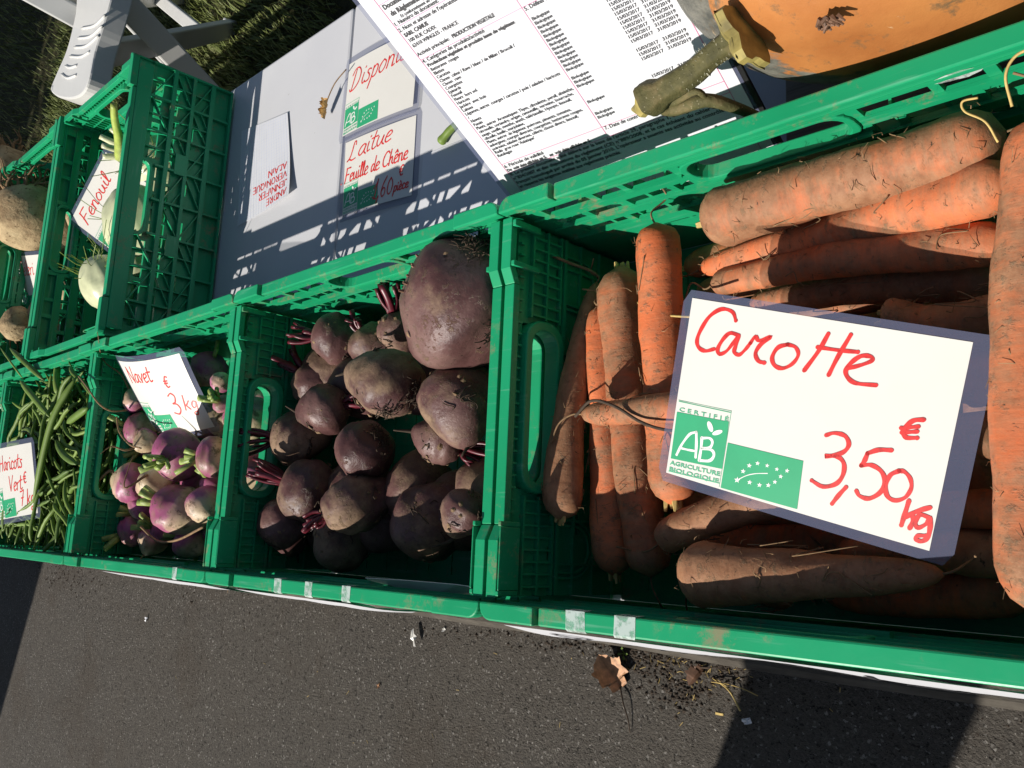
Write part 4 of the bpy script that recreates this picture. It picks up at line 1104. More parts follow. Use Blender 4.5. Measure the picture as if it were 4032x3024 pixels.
for k in range(150):
    t = random.random() ** .8; i = int(t * (nP - 2)); p = P[i]; a = random.uniform(0, 6.28); rad = .0068; dr = fa * math.cos(a) + fb * math.sin(a)
    hm.tube([p + dr * rad * .95, p + dr * (rad + random.uniform(.0006, .0018)) + d0 * random.uniform(-.0006, .0006)], [.00022, .00008], 3)
hm.build('stem_hairs', simple('pale_hair', (0.5, 0.5, 0.38), 0.6), st)['kind'] = 'stuff'

# ================================================================== CARDS, PAPERS, LETTERING
STROKES = {  # hand lettering: advance, polylines in cap-height units (baseline 0, x-height .55)
 'C': (.75, [[(.68, .85), (.55, .98), (.3, .92), (.08, .6), (.05, .28), (.2, .05), (.45, .02), (.62, .15)]]),
 'N': (.85, [[(.1, 0), (.08, .5), (.05, 1.0)], [(.05, 1.0), (.35, .5), (.68, .02)], [(.68, .02), (.68, .5), (.72, 1.05)]]),
 'H': (.85, [[(.12, 1.0), (.1, .5), (.05, 0)], [(.7, 1.0), (.66, .5), (.6, 0)], [(.05, .5), (.35, .5), (.68, .52)]]),
 'V': (.75, [[(.02, 1.0), (.15, .5), (.3, .02)], [(.3, .02), (.45, .5), (.65, 1.02)]]),
 'F': (.7, [[(.15, 1.0), (.12, .5), (.02, 0)], [(.12, .98), (.4, 1.0), (.68, .98)], [(.08, .52), (.3, .54), (.5, .54)]]),
 'D': (.85, [[(.2, .95), (.16, .5), (.1, .02)], [(-.05, .75), (.1, .98), (.4, .98), (.65, .7), (.6, .3), (.35, .05), (.05, .02), (-.05, .12)]]),
 'L': (.75, [[(.35, .8), (.3, .98), (.18, .95), (.15, .6), (.12, .25), (.0, .08), (-.08, .02), (.05, .1), (.3, .02), (.55, .05)]]),
 'A': (.75, [[(.0, 0), (.18, .5), (.36, 1.0)], [(.36, 1.0), (.5, .5), (.64, 0)], [(.12, .38), (.32, .38), (.55, .38)]]),
 'B': (.7, [[(.1, 0), (.1, .5), (.1, 1)], [(.1, 1), (.4, .95), (.42, .65), (.1, .52)], [(.1, .52), (.5, .42), (.5, .1), (.1, 0)]]),
 'I': (.35, [[(.15, .7), (.15, .35), (.15, 0)]]), 'E': (.62, [[(.1, 1), (.1, .5), (.1, 0)], [(.1, 1), (.3, 1), (.5, 1)], [(.1, .5), (.25, .5), (.42, .5)], [(.1, 0), (.3, 0), (.5, 0)]]),
 'R': (.7, [[(.1, 0), (.1, .5), (.1, 1)], [(.1, 1), (.4, .98), (.5, .75), (.35, .52), (.1, .5)], [(.25, .5), (.4, .25), (.55, 0)]]),
 'O': (.8, [[(.35, 1), (.1, .8), (.05, .4), (.25, .02), (.5, .08), (.65, .5), (.55, .9), (.35, 1)]]),
 'Q': (.8, [[(.35, 1), (.1, .8), (.05, .4), (.25, .02), (.5, .08), (.65, .5), (.55, .9), (.35, 1)], [(.4, .25), (.55, .1), (.7, -.08)]]),
 'U': (.75, [[(.08, 1), (.08, .4), (.2, .05), (.42, .05), (.58, .4), (.58, 1)]]),
 'J': (.5, [[(.35, 1), (.35, .4), (.25, .05), (.08, .05), (.02, .2)]]),
 'a': (.6, [[(.48, .5), (.3, .56), (.1, .4), (.05, .15), (.18, .02), (.36, .15), (.48, .5), (.45, .15), (.6, .02)]]),
 'r': (.45, [[(.05, .5), (.08, .25), (.08, .0)], [(.08, .28), (.2, .48), (.4, .52)]]),
 'i': (.3, [[(.1, .5), (.08, .2), (.16, .02), (.28, .08)], [(.13, .74), (.15, .78)]]),
 'c': (.48, [[(.42, .45), (.25, .55), (.07, .35), (.08, .1), (.25, .0), (.44, .08)]]),
 'o': (.55, [[(.28, .55), (.1, .4), (.06, .15), (.22, .0), (.42, .12), (.46, .4), (.28, .55)]]),
 't': (.42, [[(.2, .9), (.14, .4), (.16, .08), (.3, .0), (.42, .08)], [(-.02, .58), (.2, .6), (.4, .62)]]),
 's': (.42, [[(.36, .5), (.2, .55), (.12, .42), (.3, .25), (.3, .05), (.1, .0), (.0, .08)]]),
 'e': (.5, [[(.06, .25), (.28, .3), (.42, .42), (.3, .55), (.1, .42), (.06, .15), (.2, .0), (.46, .08)]]),
 'v': (.5, [[(.04, .52), (.14, .25), (.22, .02)], [(.22, .02), (.32, .3), (.46, .55)]]),
 'n': (.58, [[(.06, .52), (.08, .25), (.06, .0)], [(.07, .3), (.22, .52), (.38, .48), (.4, .2), (.42, .02), (.56, .06)]]),
 'u': (.58, [[(.06, .52), (.06, .2), (.16, .02), (.32, .1), (.42, .5), (.42, .15), (.56, .02)]]),
 'l': (.3, [[(.06, .1), (.22, .7), (.2, 1.0), (.1, .9), (.08, .3), (.14, .02), (.28, .06)]]),
 'p': (.56, [[(.14, .52), (.1, .1), (.0, -.42)], [(.12, .35), (.3, .55), (.46, .4), (.4, .1), (.2, .02), (.1, .12)]]),
 'b': (.52, [[(.14, 1.0), (.08, .5), (.08, .05), (.28, .02), (.44, .25), (.32, .48), (.1, .35)]]),
 'd': (.58, [[(.4, .45), (.22, .52), (.06, .3), (.1, .04), (.28, .08), (.42, .4), (.5, 1.0)], [(.42, .4), (.42, .12), (.56, .02)]]),
 'h': (.55, [[(.14, 1.0), (.08, .5), (.04, .0)], [(.08, .3), (.24, .52), (.36, .42), (.36, .15), (.5, .04)]]),
 'k': (.52, [[(.14, 1.0), (.1, .5), (.04, .0)], [(.44, .58), (.25, .36), (.1, .28)], [(.18, .32), (.3, .15), (.42, .0)]]),
 'g': (.52, [[(.42, .48), (.22, .54), (.08, .3), (.18, .08), (.36, .2), (.44, .5), (.42, .0), (.3, -.38), (.1, -.36), (.12, -.2), (.34, -.18)]]),
 'm': (.8, [[(.05, .5), (.05, .0)], [(.05, .3), (.2, .5), (.3, .4), (.3, 0)], [(.3, .3), (.46, .5), (.6, .4), (.62, .02)]]),
 '1': (.4, [[(.0, .55), (.22, .8), (.32, 1.0)], [(.32, 1.0), (.26, .5), (.16, .0)], [(-.02, .1), (.15, .0), (.36, .0)]]),
 '6': (.6, [[(.45, 1.0), (.2, .65), (.08, .25), (.22, .0), (.42, .1), (.44, .35), (.26, .45), (.1, .25)]]),
 '0': (.6, [[(.3, .85), (.1, .6), (.08, .2), (.25, .0), (.46, .15), (.5, .55), (.3, .85)]]),
 '3': (.6, [[(.05, .9), (.28, 1.0), (.46, .82), (.36, .58), (.16, .52), (.4, .46), (.5, .22), (.3, .0), (.0, .1)]]),
 '7': (.6, [[(.02, .95), (.25, .95), (.5, 1.0), (.34, .5), (.2, .0)], [(.14, .5), (.3, .52), (.46, .52)]]),
 ',': (.3, [[(.15, .08), (.08, -.1), (.0, -.25)]]), '.': (.2, [[(.05, .02), (.08, .05)]]),
 '€': (.6, [[(.55, .95), (.35, 1.0), (.15, .75), (.12, .3), (.3, .02), (.52, .08)], [(.0, .62), (.2, .62), (.42, .62)], [(.0, .4), (.2, .4), (.4, .4)]]), ' ': (.35, []),
}
def acc(base, mark):
    adv, st = STROKES[base]
    mk = {'e': [[(.2, .7), (.36, .88)]], 'g': [[(.14, .88), (.28, .7)]], 'c': [[(.1, .68), (.24, .86)], [(.24, .86), (.38, .68)]]}[mark]
    return (adv, st + mk)
STROKES['é'] = acc('e', 'e'); STROKES['è'] = acc('e', 'g'); STROKES['ê'] = acc('e', 'c')

def write(text, x, y, h, slant=.12, squeeze=1.0, rise=0.0, seed=0):
    """strokes in card mm (x right, y down)"""
    rr = random.Random(seed); out = []; cx = 0
    for ch in text:
        adv, st = STROKES[ch]
        for pl in st:
            out.append([(x + (cx + (px + slant * py)) * h * squeeze + rr.uniform(-.012, .012) * h, y - py * h - rise * cx * h + rr.uniform(-.012, .012) * h) for px, py in pl])
        cx += adv
    return out
def ribbon(m, pts, w, S, lift):
    P = [np.array(p, float) for p in spline(pts, 5)]
    n = len(P); b = len(m.v)
    for i in range(n):
        d = P[min(i + 1, n - 1)] - P[max(i - 1, 0)]; L = np.linalg.norm(d); d = d / L if L > 1e-9 else np.array((1.0, 0))
        nn = np.array((-d[1], d[0])) * w / 2 * (.86 + .10 * math.sin(i * .9 + P[0][0]) + .14 * (d[1] > 0))
        m.v += [tuple(S(*(P[i] + nn), lift)), tuple(S(*(P[i] - nn), lift))]
    for i in range(n - 1): m.f.append((b + 2 * i, b + 2 * i + 1, b + 2 * i + 3, b + 2 * i + 2))
    for q in (P[0], P[-1]):
        b = len(m.v); k = 8
        m.v += [tuple(S(q[0] + w / 2 * math.cos(t), q[1] + w / 2 * math.sin(t), lift + .00002)) for t in np.linspace(0, 2 * math.pi, k, endpoint=False)]
        m.f.append(tuple(range(b, b + k)))
def flat(m, pts, S, lift):
    if len(pts) == 4:      # follow the curve of the card
        n = 14; b = len(m.v); P = [np.array(p, float) for p in pts]
        for j in range(n + 1):
            for i in range(n + 1):
                u, v = i / n, j / n; q = P[0] * (1 - u) * (1 - v) + P[1] * u * (1 - v) + P[2] * u * v + P[3] * (1 - u) * v; m.v.append(tuple(S(q[0], q[1], lift)))
        for j in range(n):
            for i in range(n): m.f.append((b + j * (n + 1) + i, b + j * (n + 1) + i + 1, b + (j + 1) * (n + 1) + i + 1, b + (j + 1) * (n + 1) + i))
        return
    b = len(m.v); m.v += [tuple(S(x, y, lift)) for x, y in pts]; m.f.append(tuple(range(b, b + len(pts))))
_fc = {}
def text_geo(s, bold=0.0):
    """printed letters: built once from the built-in font, width-normalised by cap height 1"""
    key = (s, bold)
    if key in _fc: return _fc[key]
    cu = bpy.data.curves.new('t', 'FONT'); cu.body = s; cu.size = 1.0; cu.resolution_u = 2; cu.offset = bold
    o = bpy.data.objects.new('t', cu); me = bpy.data.meshes.new_from_object(o)
    g = ([(v.co.x, v.co.y) for v in me.vertices], [tuple(p.vertices) for p in me.polygons])
    bpy.data.objects.remove(o); bpy.data.meshes.remove(me); bpy.data.curves.remove(cu); _fc[key] = g; return g
def printed(m, s, x, y, size, S, lift, bold=0.0, width=None, rot=0.0):
    v, f = text_geo(s, bold)
    if not v: return
    x1 = max(p[0] for p in v); k = (width / (x1 * size)) if width else 1.0
    b = len(m.v); c, sn = math.cos(rot), math.sin(rot)
    for px, py in v:
        u, w = px * size * k, -py * size
        m.v.append(tuple(S(x + u * c - w * sn, y + u * sn + w * c, lift)))
    m.f += [tuple(b + i for i in q) for q in f]
def nomesh(m, name, matl, parent):
    me = bpy.data.meshes.new(name); me.from_pydata(m.v, [], m.f); me.update(); return link(name, me, matl, parent)

def homography(src, dst):
    A = []
    for (x, y), (u, v) in zip(src, dst):
        A.append([x, y, 1, 0, 0, 0, -u * x, -u * y, -u]); A.append([0, 0, 0, x, y, 1, -v * x, -v * y, -v])
    Hm = np.linalg.svd(np.array(A))[2][-1].reshape(3, 3)
    return lambda x, y: tuple((Hm @ np.array([x, y, 1.0]))[:2] / (Hm @ np.array([x, y, 1.0]))[2])
CW, CH = 148.0, 105.0
HC = homography([(300, 230), (1753, 465), (1528, 1562), (165, 1150)], [(0, 0), (CW, 0), (CW, CH), (0, CH)])

def eco(m_white, m_green, m_txt, S):
    """the certification block printed in the card's lower corner, in card mm"""
    g = lambda pts: [HC(*p) for p in pts]
    flat(m_green, g([(222, 830), (495, 882), (462, 1130), (190, 1075)]), S, .00022)
    flat(m_green, g([(490, 992), (882, 1087), (850, 1340), (453, 1228)]), S, .00022)
    for p, q, w in (((233, 775), (503, 833), .5), ((180, 1142), (445, 1205), .5), ((230, 768), (508, 825), .25), ((508, 825), (445, 1225), .25)):
        ribbon(m_txt, [HC(*p), HC(*q)], w, S, .00022)
    def line(s, p, q, size, bold=.02):
        a, b = HC(*p), HC(*q); printed(m_txt, s, a[0], a[1], size, S, .00023, bold, width=math.hypot(b[0] - a[0], b[1] - a[1]), rot=math.atan2(b[1] - a[1], b[0] - a[0]))
    line('C E R T I F I É', (232, 826), (493, 880), 3.4); line('AGRICULTURE', (186, 1107), (450, 1168), 3.5, .03); line('BIOLOGIQUE', (180, 1140), (443, 1205), 3.5, .03)
    W = lambda pts, w: ribbon(m_white, [HC(*p) for p in pts], w, S, .00034)
    W([(222, 1055), (250, 1000), (290, 948), (325, 936)], 1.7); W([(325, 936), (326, 1000), (322, 1068)], 1.7); W([(250, 1022), (285, 1030), (322, 1036)], 1.5)
    W([(355, 965), (350, 1025), (340, 1085)], 1.7); W([(352, 968), (395, 968), (410, 990), (395, 1018), (352, 1020)], 1.6); W([(352, 1022), (405, 1030), (418, 1058), (395, 1086), (342, 1085)], 1.7)
    for c, a, b_, r in (((398, 907), 13, 30, -.35), ((436, 938), 12, 28, 1.25)):
        pts = [(c[0] + a * math.cos(t) * math.cos(r) - b_ * math.sin(t) * math.sin(r), c[1] + a * math.cos(t) * math.sin(r) + b_ * math.sin(t) * math.cos(r)) for t in np.linspace(0, 6.283, 14, endpoint=False)]
        flat(m_white, g(pts), S, .00036)
    stars = [(540, 1187, 17), (571, 1141, 14), (603, 1111, 14), (646, 1099, 13), (696, 1111, 12), (746, 1130, 12), (799, 1138, 13), (766, 1168, 13), (736, 1197, 13), (702, 1214, 14), (656, 1213, 14), (605, 1199, 14)]
    for x, y, r in stars:
        pts = [(x + r * (1 if k % 2 == 0 else .42) * math.sin(k * math.pi / 5 + .15), y - r * (1 if k % 2 == 0 else .42) * math.cos(k * math.pi / 5 + .15)) for k in range(10)]
        flat(m_white, g(pts), S, .00036)
    W([(540, 1187), (590, 1163), (640, 1153), (697, 1152)], .55)

def card(corners, label, strokes, ink_w=2.1, bulge=0.0, margin=(7.5, 7.5, 7.5, 7.5), name='price_card', extra=None, droop=None):
    """laminated A6 card from its four white corners TL TR BR BL"""
    P = [Vector(c) for c in corners]; cen = sum(P, Vector()) / 4
    root = empty(name, cen); tag(root, label, 'price card')
    nrm = (P[1] - P[0]).cross(P[3] - P[0]).normalized()
    if nrm.dot(Vector(CP) - cen) < 0: nrm = -nrm
    def S(x, y, lift):
        u, v = x / CW, y / CH
        p = P[0] * (1 - u) * (1 - v) + P[1] * u * (1 - v) + P[2] * u * v + P[3] * (1 - u) * v
        b = bulge * (1 - (2 * u - 1) ** 2) + (droop(u, v) if droop else 0)
        return p + nrm * (b + lift) - cen
    def sheet(x0, x1, y0, y1, lift, rc, n=16):
        m = MB()
        for j in range(n + 1):
            v = j / n; y = y0 + (y1 - y0) * v
            dy = min(y - y0, y1 - y); ins = rc - math.sqrt(max(0, rc * rc - (rc - dy) ** 2)) if dy < rc else 0
            for i in range(n + 1): m.v.append(tuple(S(x0 + ins + (x1 - x0 - 2 * ins) * i / n, y, lift)))
        for j in range(n):
            for i in range(n): m.f.append((j * (n + 1) + i, j * (n + 1) + i + 1, (j + 1) * (n + 1) + i + 1, (j + 1) * (n + 1) + i))
        return m
    ml, mr_, mt, mb = margin
    lam = nomesh(sheet(-ml, CW + mr_, -mt, CH + mb, -.0003, 4.0), 'laminate', LAMINATE, root)
    for p in lam.data.polygons: p.use_smooth = True
    cd = nomesh(sheet(0, CW, 0, CH, 0, .01), 'card', PAPER, root)
    for p in cd.data.polygons: p.use_smooth = True
    m = MB()
    for st in strokes: ribbon(m, st, ink_w, S, .0003)
    nomesh(m, 'handwriting', REDINK, root)
    a, b, c = MB(), MB(), MB(); eco(a, b, c, S)
    gl = nomesh(b, 'eco_label', GREENINK, root); nomesh(a, 'eco_emblem', WHITEINK, gl); nomesh(c, 'eco_lettering', GREENTXT, gl)
    return root

T = lambda pl: [HC(*p) for p in pl]
caro = [T(q) for q in (
 [(530, 350), (512, 305), (455, 290), (392, 328), (345, 400), (326, 455), (336, 492), (370, 510), (415, 500)],
 [(545, 428), (500, 416), (462, 450), (435, 500), (446, 526), (482, 510), (520, 462), (545, 427), (530, 480), (522, 515), (548, 530), (580, 502), (605, 470)],
 [(605, 470), (632, 434), (652, 456), (712, 436), (660, 476), (633, 522), (648, 562), (680, 572)],
 [(800, 476), (750, 492), (720, 542), (732, 585), (775, 601), (826, 576), (855, 530), (840, 490), (800, 476)],
 [(1010, 420), (960, 510), (886, 612)], [(1126, 425), (1060, 540), (1012, 636)], [(955, 490), (1060, 506), (1162, 516)],
 [(1110, 602), (1180, 584), (1236, 560), (1228, 540), (1180, 537), (1130, 570), (1100, 612), (1112, 652), (1155, 680), (1255, 690)],
 [(1500, 872), (1450, 876), (1410, 905), (1394, 935), (1410, 965), (1466, 968)], [(1385, 915), (1430, 912), (1472, 908)], [(1388, 939), (1430, 937), (1466, 934)],
 [(1000, 952), (1042, 941), (1096, 956), (1116, 1000), (1090, 1040), (1030, 1060), (992, 1062), (1055, 1064), (1090, 1100), (1086, 1160), (1050, 1208), (982, 1222), (925, 1190)],
 [(1102, 1225), (1062, 1270), (1030, 1312)],
 [(1335, 1032), (1270, 1030), (1212, 1048)], [(1212, 1048), (1196, 1088), (1180, 1112)], [(1180, 1112), (1232, 1110), (1282, 1142), (1300, 1192), (1280, 1250), (1222, 1285), (1172, 1272), (1155, 1245)],
 [(1375, 1140), (1330, 1162), (1305, 1212), (1312, 1270), (1352, 1296), (1405, 1280), (1436, 1230), (1430, 1180), (1402, 1146), (1375, 1140)],
 [(1424, 1298), (1402, 1370), (1385, 1426)], [(1532, 1334), (1470, 1352), (1404, 1384)], [(1440, 1368), (1446, 1400), (1428, 1442)],
 [(1526, 1386), (1482, 1372), (1456, 1410), (1470, 1440), (1512, 1420), (1532, 1386), (1532, 1440), (1520, 1490), (1490, 1511), (1458, 1500), (1470, 1482), (1512, 1482)])]
k = .148 / .21
cc = [Vector(CP) + (Vector(p) - Vector(CP)) * k for p in ((.0569, .2539, -.1676), (.2562, .1966, -.2005), (.2116, .0586, -.2299), (.0123, .1159, -.197))]
card(cc, 'laminated white card reading Carotte 3,50 in red, lying on the carrots', caro, 2.3, bulge=.0015, margin=(5.5, 11, 4.5, 5.5))
nav = write('Navet', 14, 30, 22, .15, 1.05, .02, 1) + write('€', 101, 40, 15, .1, 1, 0, 2) + write('3', 92, 78, 30, .1, 1, 0, 3) + write('kg', 116, 74, 20, .15, 1.15, -.1, 4)
card([(-.7195, .2616, -.0038), (-.571, .2556, -.0187), (-.5802, .1787, -.0819), (-.7274, .1814, -.0724)], 'laminated white card reading Navet 3 in red, leaning on the turnips', nav, 2.1, bulge=.010, droop=lambda u, v: -.006 * (1 - v) ** 2)
har = write('Haricots', 30, 34, 22, .12, .95, 0, 5) + write('Vert', 62, 66, 22, .12, 1, 0, 6) + write('€', 114, 58, 16, .1, 1, 0, 7) + write('7 kg', 98, 90, 22, .1, 1.0, 0, 8)
card([(-1.1241, .1627, .0203), (-.978, .1696, .0069), (-.9733, .0672, -.0141), (-1.1192, .0543, -.0022)], 'laminated white card reading Haricots Vert in red, lying on the green beans', har, 2.1, bulge=.003)
fen = write('Fenouil', 12, 36, 26, .15, 1.1, 0, 9) + write('6,00', 52, 82, 24, .1, 1, 0, 10) + write('kg', 118, 84, 20, .15, 1, 0, 11)
card([Vector(CP) + (Vector(p) - Vector(CP)) * .925 for p in ((-1.1784, .587, -.0648), (-1.0745, .6875, -.0736), (-1.0083, .6286, -.1256), (-1.1133, .5291, -.1202))], 'laminated white card reading Fenouil in red, tilted in the fennel crate', fen, 2.3)
cel = write('Céleri', 16, 38, 28, .12, 1.0, 0, 12) + write('3 kg', 80, 82, 22, .1, 1, 0, 13)
card([(-1.4156, .5622, -.0445), (-1.269, .5376, -.0501), (-1.2835, .4448, -.0805), (-1.4312, .4633, -.0761)], 'laminated white card reading Céleri in red, in the celeriac crate', cel, 2.2)
lz = TZ + .0012
lai = write('Laitue', 8, 30, 26, .35, 1.15, .10, 14) + write('. Feuille de Chêne', -8, 60, 20, .2, .86, .03, 15) + write('€', 122, 75, 13, .1, 1, 0, 16) + write('1,60', 70, 96, 25, .2, .85, .02, 17) + write('pièce', 112, 94, 13, .15, .95, .03, 18)
card([(-.4464, .5382, lz), (-.3048, .5289, lz), (-.3033, .4314, lz), (-.4405, .4408, lz)], 'laminated white card reading Laitue Feuille de Chêne, flat on the table', lai, 2.1, bulge=.002, margin=(10, 10, 9, 9))
dis = write('Disponible', 8, 44, 30, .3, 1.0, .09, 19)
card([(-.4477, .6455, lz + .003), (-.306, .636, lz + .003), (-.3085, .5398, lz + .003), (-.4503, .5471, lz + .003)], 'laminated white card with a red word Disponible partly under the certificate', dis, 2.1, bulge=.003, margin=(10, 10, 9, 9))

# ---------------------------------------------------------------- certificate
DO = Vector((-.0266, .3442, -.0265)); Dh = Vector((.9971, .0336, -.0678)).normalized(); Dv = Vector((-.044, -.4723, -.8803)); Dv = (Dv - Dh * Dv.dot(Dh)).normalized()
Dn = Dh.cross(Dv).normalized()
if Dn.y > 0: Dn = -Dn
cert = empty('certificate', DO + Dh * .095 + Dv * .10); tag(cert, 'laminated printed organic farming certificate standing tilted behind the carrot crate', 'certificate')
CO = DO + Dh * .095 + Dv * .10
def SD(x, y, lift): return DO + Dh * (x / 1000) + Dv * (y / 1000) + Dn * lift - CO
X0, X1, Y0, Y1 = -12.2, 203.3, -190.0, 107.0
bk = MB(); bk.prism([tuple(SD(x, y, -.0006)) for x, y in ((X0 + 6, Y0), (X1 + 3.5, Y0), (X1 + 3.5, Y1), (X0 + 6, Y1))], Dn * -.003); bk.build('black_backing', BLACKPL, cert)
lam = MB(); flat(lam, [(X0 - 4, Y0 - 4), (X1 + .5, Y0 - 4), (X1 + .5, Y1), (X0 - 4, Y1)], SD, -.0002); nomesh(lam, 'laminate', LAMINATE, cert)
pp = MB(); flat(pp, [(X0, Y0), (X1 - 2, Y0), (X1 - 2, Y1), (X0, Y1)], SD, 0); sheet_o = nomesh(pp, 'sheet', PAPER_COOL, cert)
rl = MB()
def rule(x0, y0, x1, y1): ribbon(rl, [(x0, y0), (x1, y1)], .45, SD, .00025)
rule(0, Y0 + 14, 0, 60); rule(96, -152, 96, 6); rule(192.5, Y0 + 14, 192.5, 60)
for y in (-129.5, -101.5, 0, 8.9): rule(0, y, 192.5, y)
rule(0, -148, 192.5, -148); rule(0, 60, 192.5, 60)
nomesh(rl, 'ruled_lines', PINKINK, sheet_o)
tx = MB()
def natural(t): return max(p[0] for p in text_geo(t)[0])
SZ = 14.4 / natural('Biologique')
def L(t, x, y, k=1.0, bold=.022, width=None): printed(tx, t, x, y, SZ * k, SD, .0003, bold, width)
L('Document justificatif conformément', 2, -143.6, 1.45, .045); L('du Règlement (CE) n° 834/2007', 4, -137.6, 1.45, .045); L('Et conformément au règlement', 10, -133.6, 1.0); L('1. Numéro du document:', .5, -130.4, 1.22, width=44)
L("2. Nom et adresse de l'opérateur", .5, -125.4, 1.22, width=58); L('SARL CAMUS', 2, -120.6, 1.2, .045, width=23.7); L('100 RUE CADIX', 2, -116, 1.15); L('62410 WINGLES - FRANCE', 2, -111.6, 1.15, width=45)
L('Activité principale:', .5, -104.6, 1.15, width=32); L('PRODUCTION VEGETALE', 35.7, -104.6, 1.15, .045, width=39.4)
L('4. Catégories de produits/activité', .5, -98.4, 1.22, width=60.5); L('Productions végétales et produits issus de végétaux', 2, -94.5, 1.05, .05, width=83.6)
left = ['Betteraves  rouges', 'Blettes', 'Carottes', 'Choux  cabus / Rave / blanc / de Milan / Brocoli /', 'Choux  rave', 'Courgettes', 'Epinards', 'Fenouil', 'Fleurs  hors sol.', 'Haricots', 'Jachère  avec bois', 'Laitues', 'Légumes, autres  courges / carottes / pois / salades / haricots', '/', 'Navets', 'Panais',
        'Plants, autres  Aromatiques: Thym, ciboulette, persil, absinthe,', 'citronelle, coriandre, origan, camomille, verveine, bourrache,', 'sauge, oseille, menthe, aneth, valérianelle, Hysope, fenouil,', 'ciboulle, basilic, marjolaine,', 'Plants, autres  de légumes: poivrons, piments, tomates,', 'aubergines, courges diverses, courgettes, betteraves rouges,', 'poireaux, salades diverses, céleris, choux divers, fenouil,', "Radis  gros rose 'Asiatique'", 'Rutabagas']
yy = [-90.6 + 3.485 * i for i in range(25)]
kk = 90.0 / (natural(left[12]) * SZ)
for i, t in enumerate(left): L(t, 2, yy[i], kk)
L('5. Définis comme', 97, -98.4, 1.22)
for i in (0, 1, 2, 3, 4, 5, 6, 7, 8, 9, 10, 11, 12, 14, 15, 16, 20, 23, 24):
    L('Biologique', 97.5, yy[i], 1.0); L('15/03/2017', 150, yy[i], 1.0, width=17); L('31/03/2019', 170, yy[i], 1.0, width=17)
L('6. Période de validité', .8, 4.0, 1.22, width=39.4); L('Du  voir date affichée en 5.   au  voir date affichée en 5.', .8, 7.9, 1.05, .05); L('7. Date de contrôle(s):', 97.5, 3.0, 1.22)
for i, t in enumerate(["8. Le présent document a été délivré sur la base de l'article 29, paragraphe 1, du règlement (CE)", "n°834/2007 et des dispositions du règlement (CE) n°889/2008, et le cas échéant du cahier des", "français homologué par arrêté du 05 janvier 2010. L'opérateur a soumis ses activités au contrôle", "et respecte les exigences établies aux règlements précités."]):
    L(t, .8, 12.2 + 4.4 * i, 1.2, .02, width=182 if i < 3 else None)
nomesh(tx, 'printed_text', BLACKINK, sheet_o)

# ---------------------------------------------------------------- squared note with names, lying upside down on the table
note = empty('squared_note', onz(960, 700, TZ)); NO = onz(960, 700, TZ); tag(note, 'squared notebook sheet with red names, curling up on the table', 'note')
A_, B_, C_, D_ = onz(950, 515, TZ + .002), onz(1098, 428, TZ + .016), onz(1082, 745, TZ + .030), onz(930, 890, TZ + .003)
NW, NH = 100.0, 148.0
def SN(x, y, lift):   # x from the torn edge to the lifted edge, y from the back to the front
    u, v = x / NW, y / NH
    p = A_ * (1 - u) * (1 - v) + B_ * u * (1 - v) + C_ * u * v + D_ * (1 - u) * v
    z = TZ + .0012 + (.009 * (v ** 3) + .0015) * max(0, u - .3) ** 1.7 * 1.4
    return Vector((p.x, p.y, z + lift)) - NO
m = MB(); n = 14
for j in range(n + 1):
    for i in range(n + 1): m.v.append(tuple(SN(NW * i / n, NH * j / n, 0)))
for j in range(n):
    for i in range(n): m.f.append((j * (n + 1) + i, j * (n + 1) + i + 1, (j + 1) * (n + 1) + i + 1, (j + 1) * (n + 1) + i))
sh = nomesh(m, 'sheet', PAPER_COOL, note)
for p in sh.data.polygons: p.use_smooth = True
m = MB()
for i in range(1, 20): ribbon(m, [(NW * i / 20, 1), (NW * i / 20, NH / 2), (NW * i / 20, NH - 1)], .22, SN, .0002)
for i in range(1, 30): ribbon(m, [(1, NH * i / 30), (NW / 2, NH * i / 30), (NW - 1, NH * i / 30)], .22, SN, .00021)
nomesh(m, 'squares', simple('pale_blue_grid', (0.50, 0.55, 0.72), 0.6), sh)
m = MB()
flip = lambda sts: [[(NW - x, NH - y) for x, y in s] for s in sts]
for i, s in enumerate(['ALAIN', 'VERONIQUE', 'JENNIFER', 'ANDRE'][::-1]):
    for st in flip(write(s.replace('F', 'F'), 6, 16 + 15 * i, 10, .05, 1.05, 0, 30 + i)): ribbon(m, st, 1.3, SN, .0004)
nomesh(m, 'handwriting', REDINK, sh)

# a second sheet on the table behind the lettuce card with faint writing
ps = MB(); q4 = [(-.288, .475), (-.045, .468), (-.045, .318), (-.292, .325)]
ps.v = [(x, y, TZ + .0006) for x, y in q4]; ps.f = [(0, 1, 2, 3)]
o = nomesh(ps, 'blank_sheet', PAPER_COOL, None); tag(o, 'blank white sheet lying on the table behind the beetroot crate', 'paper')

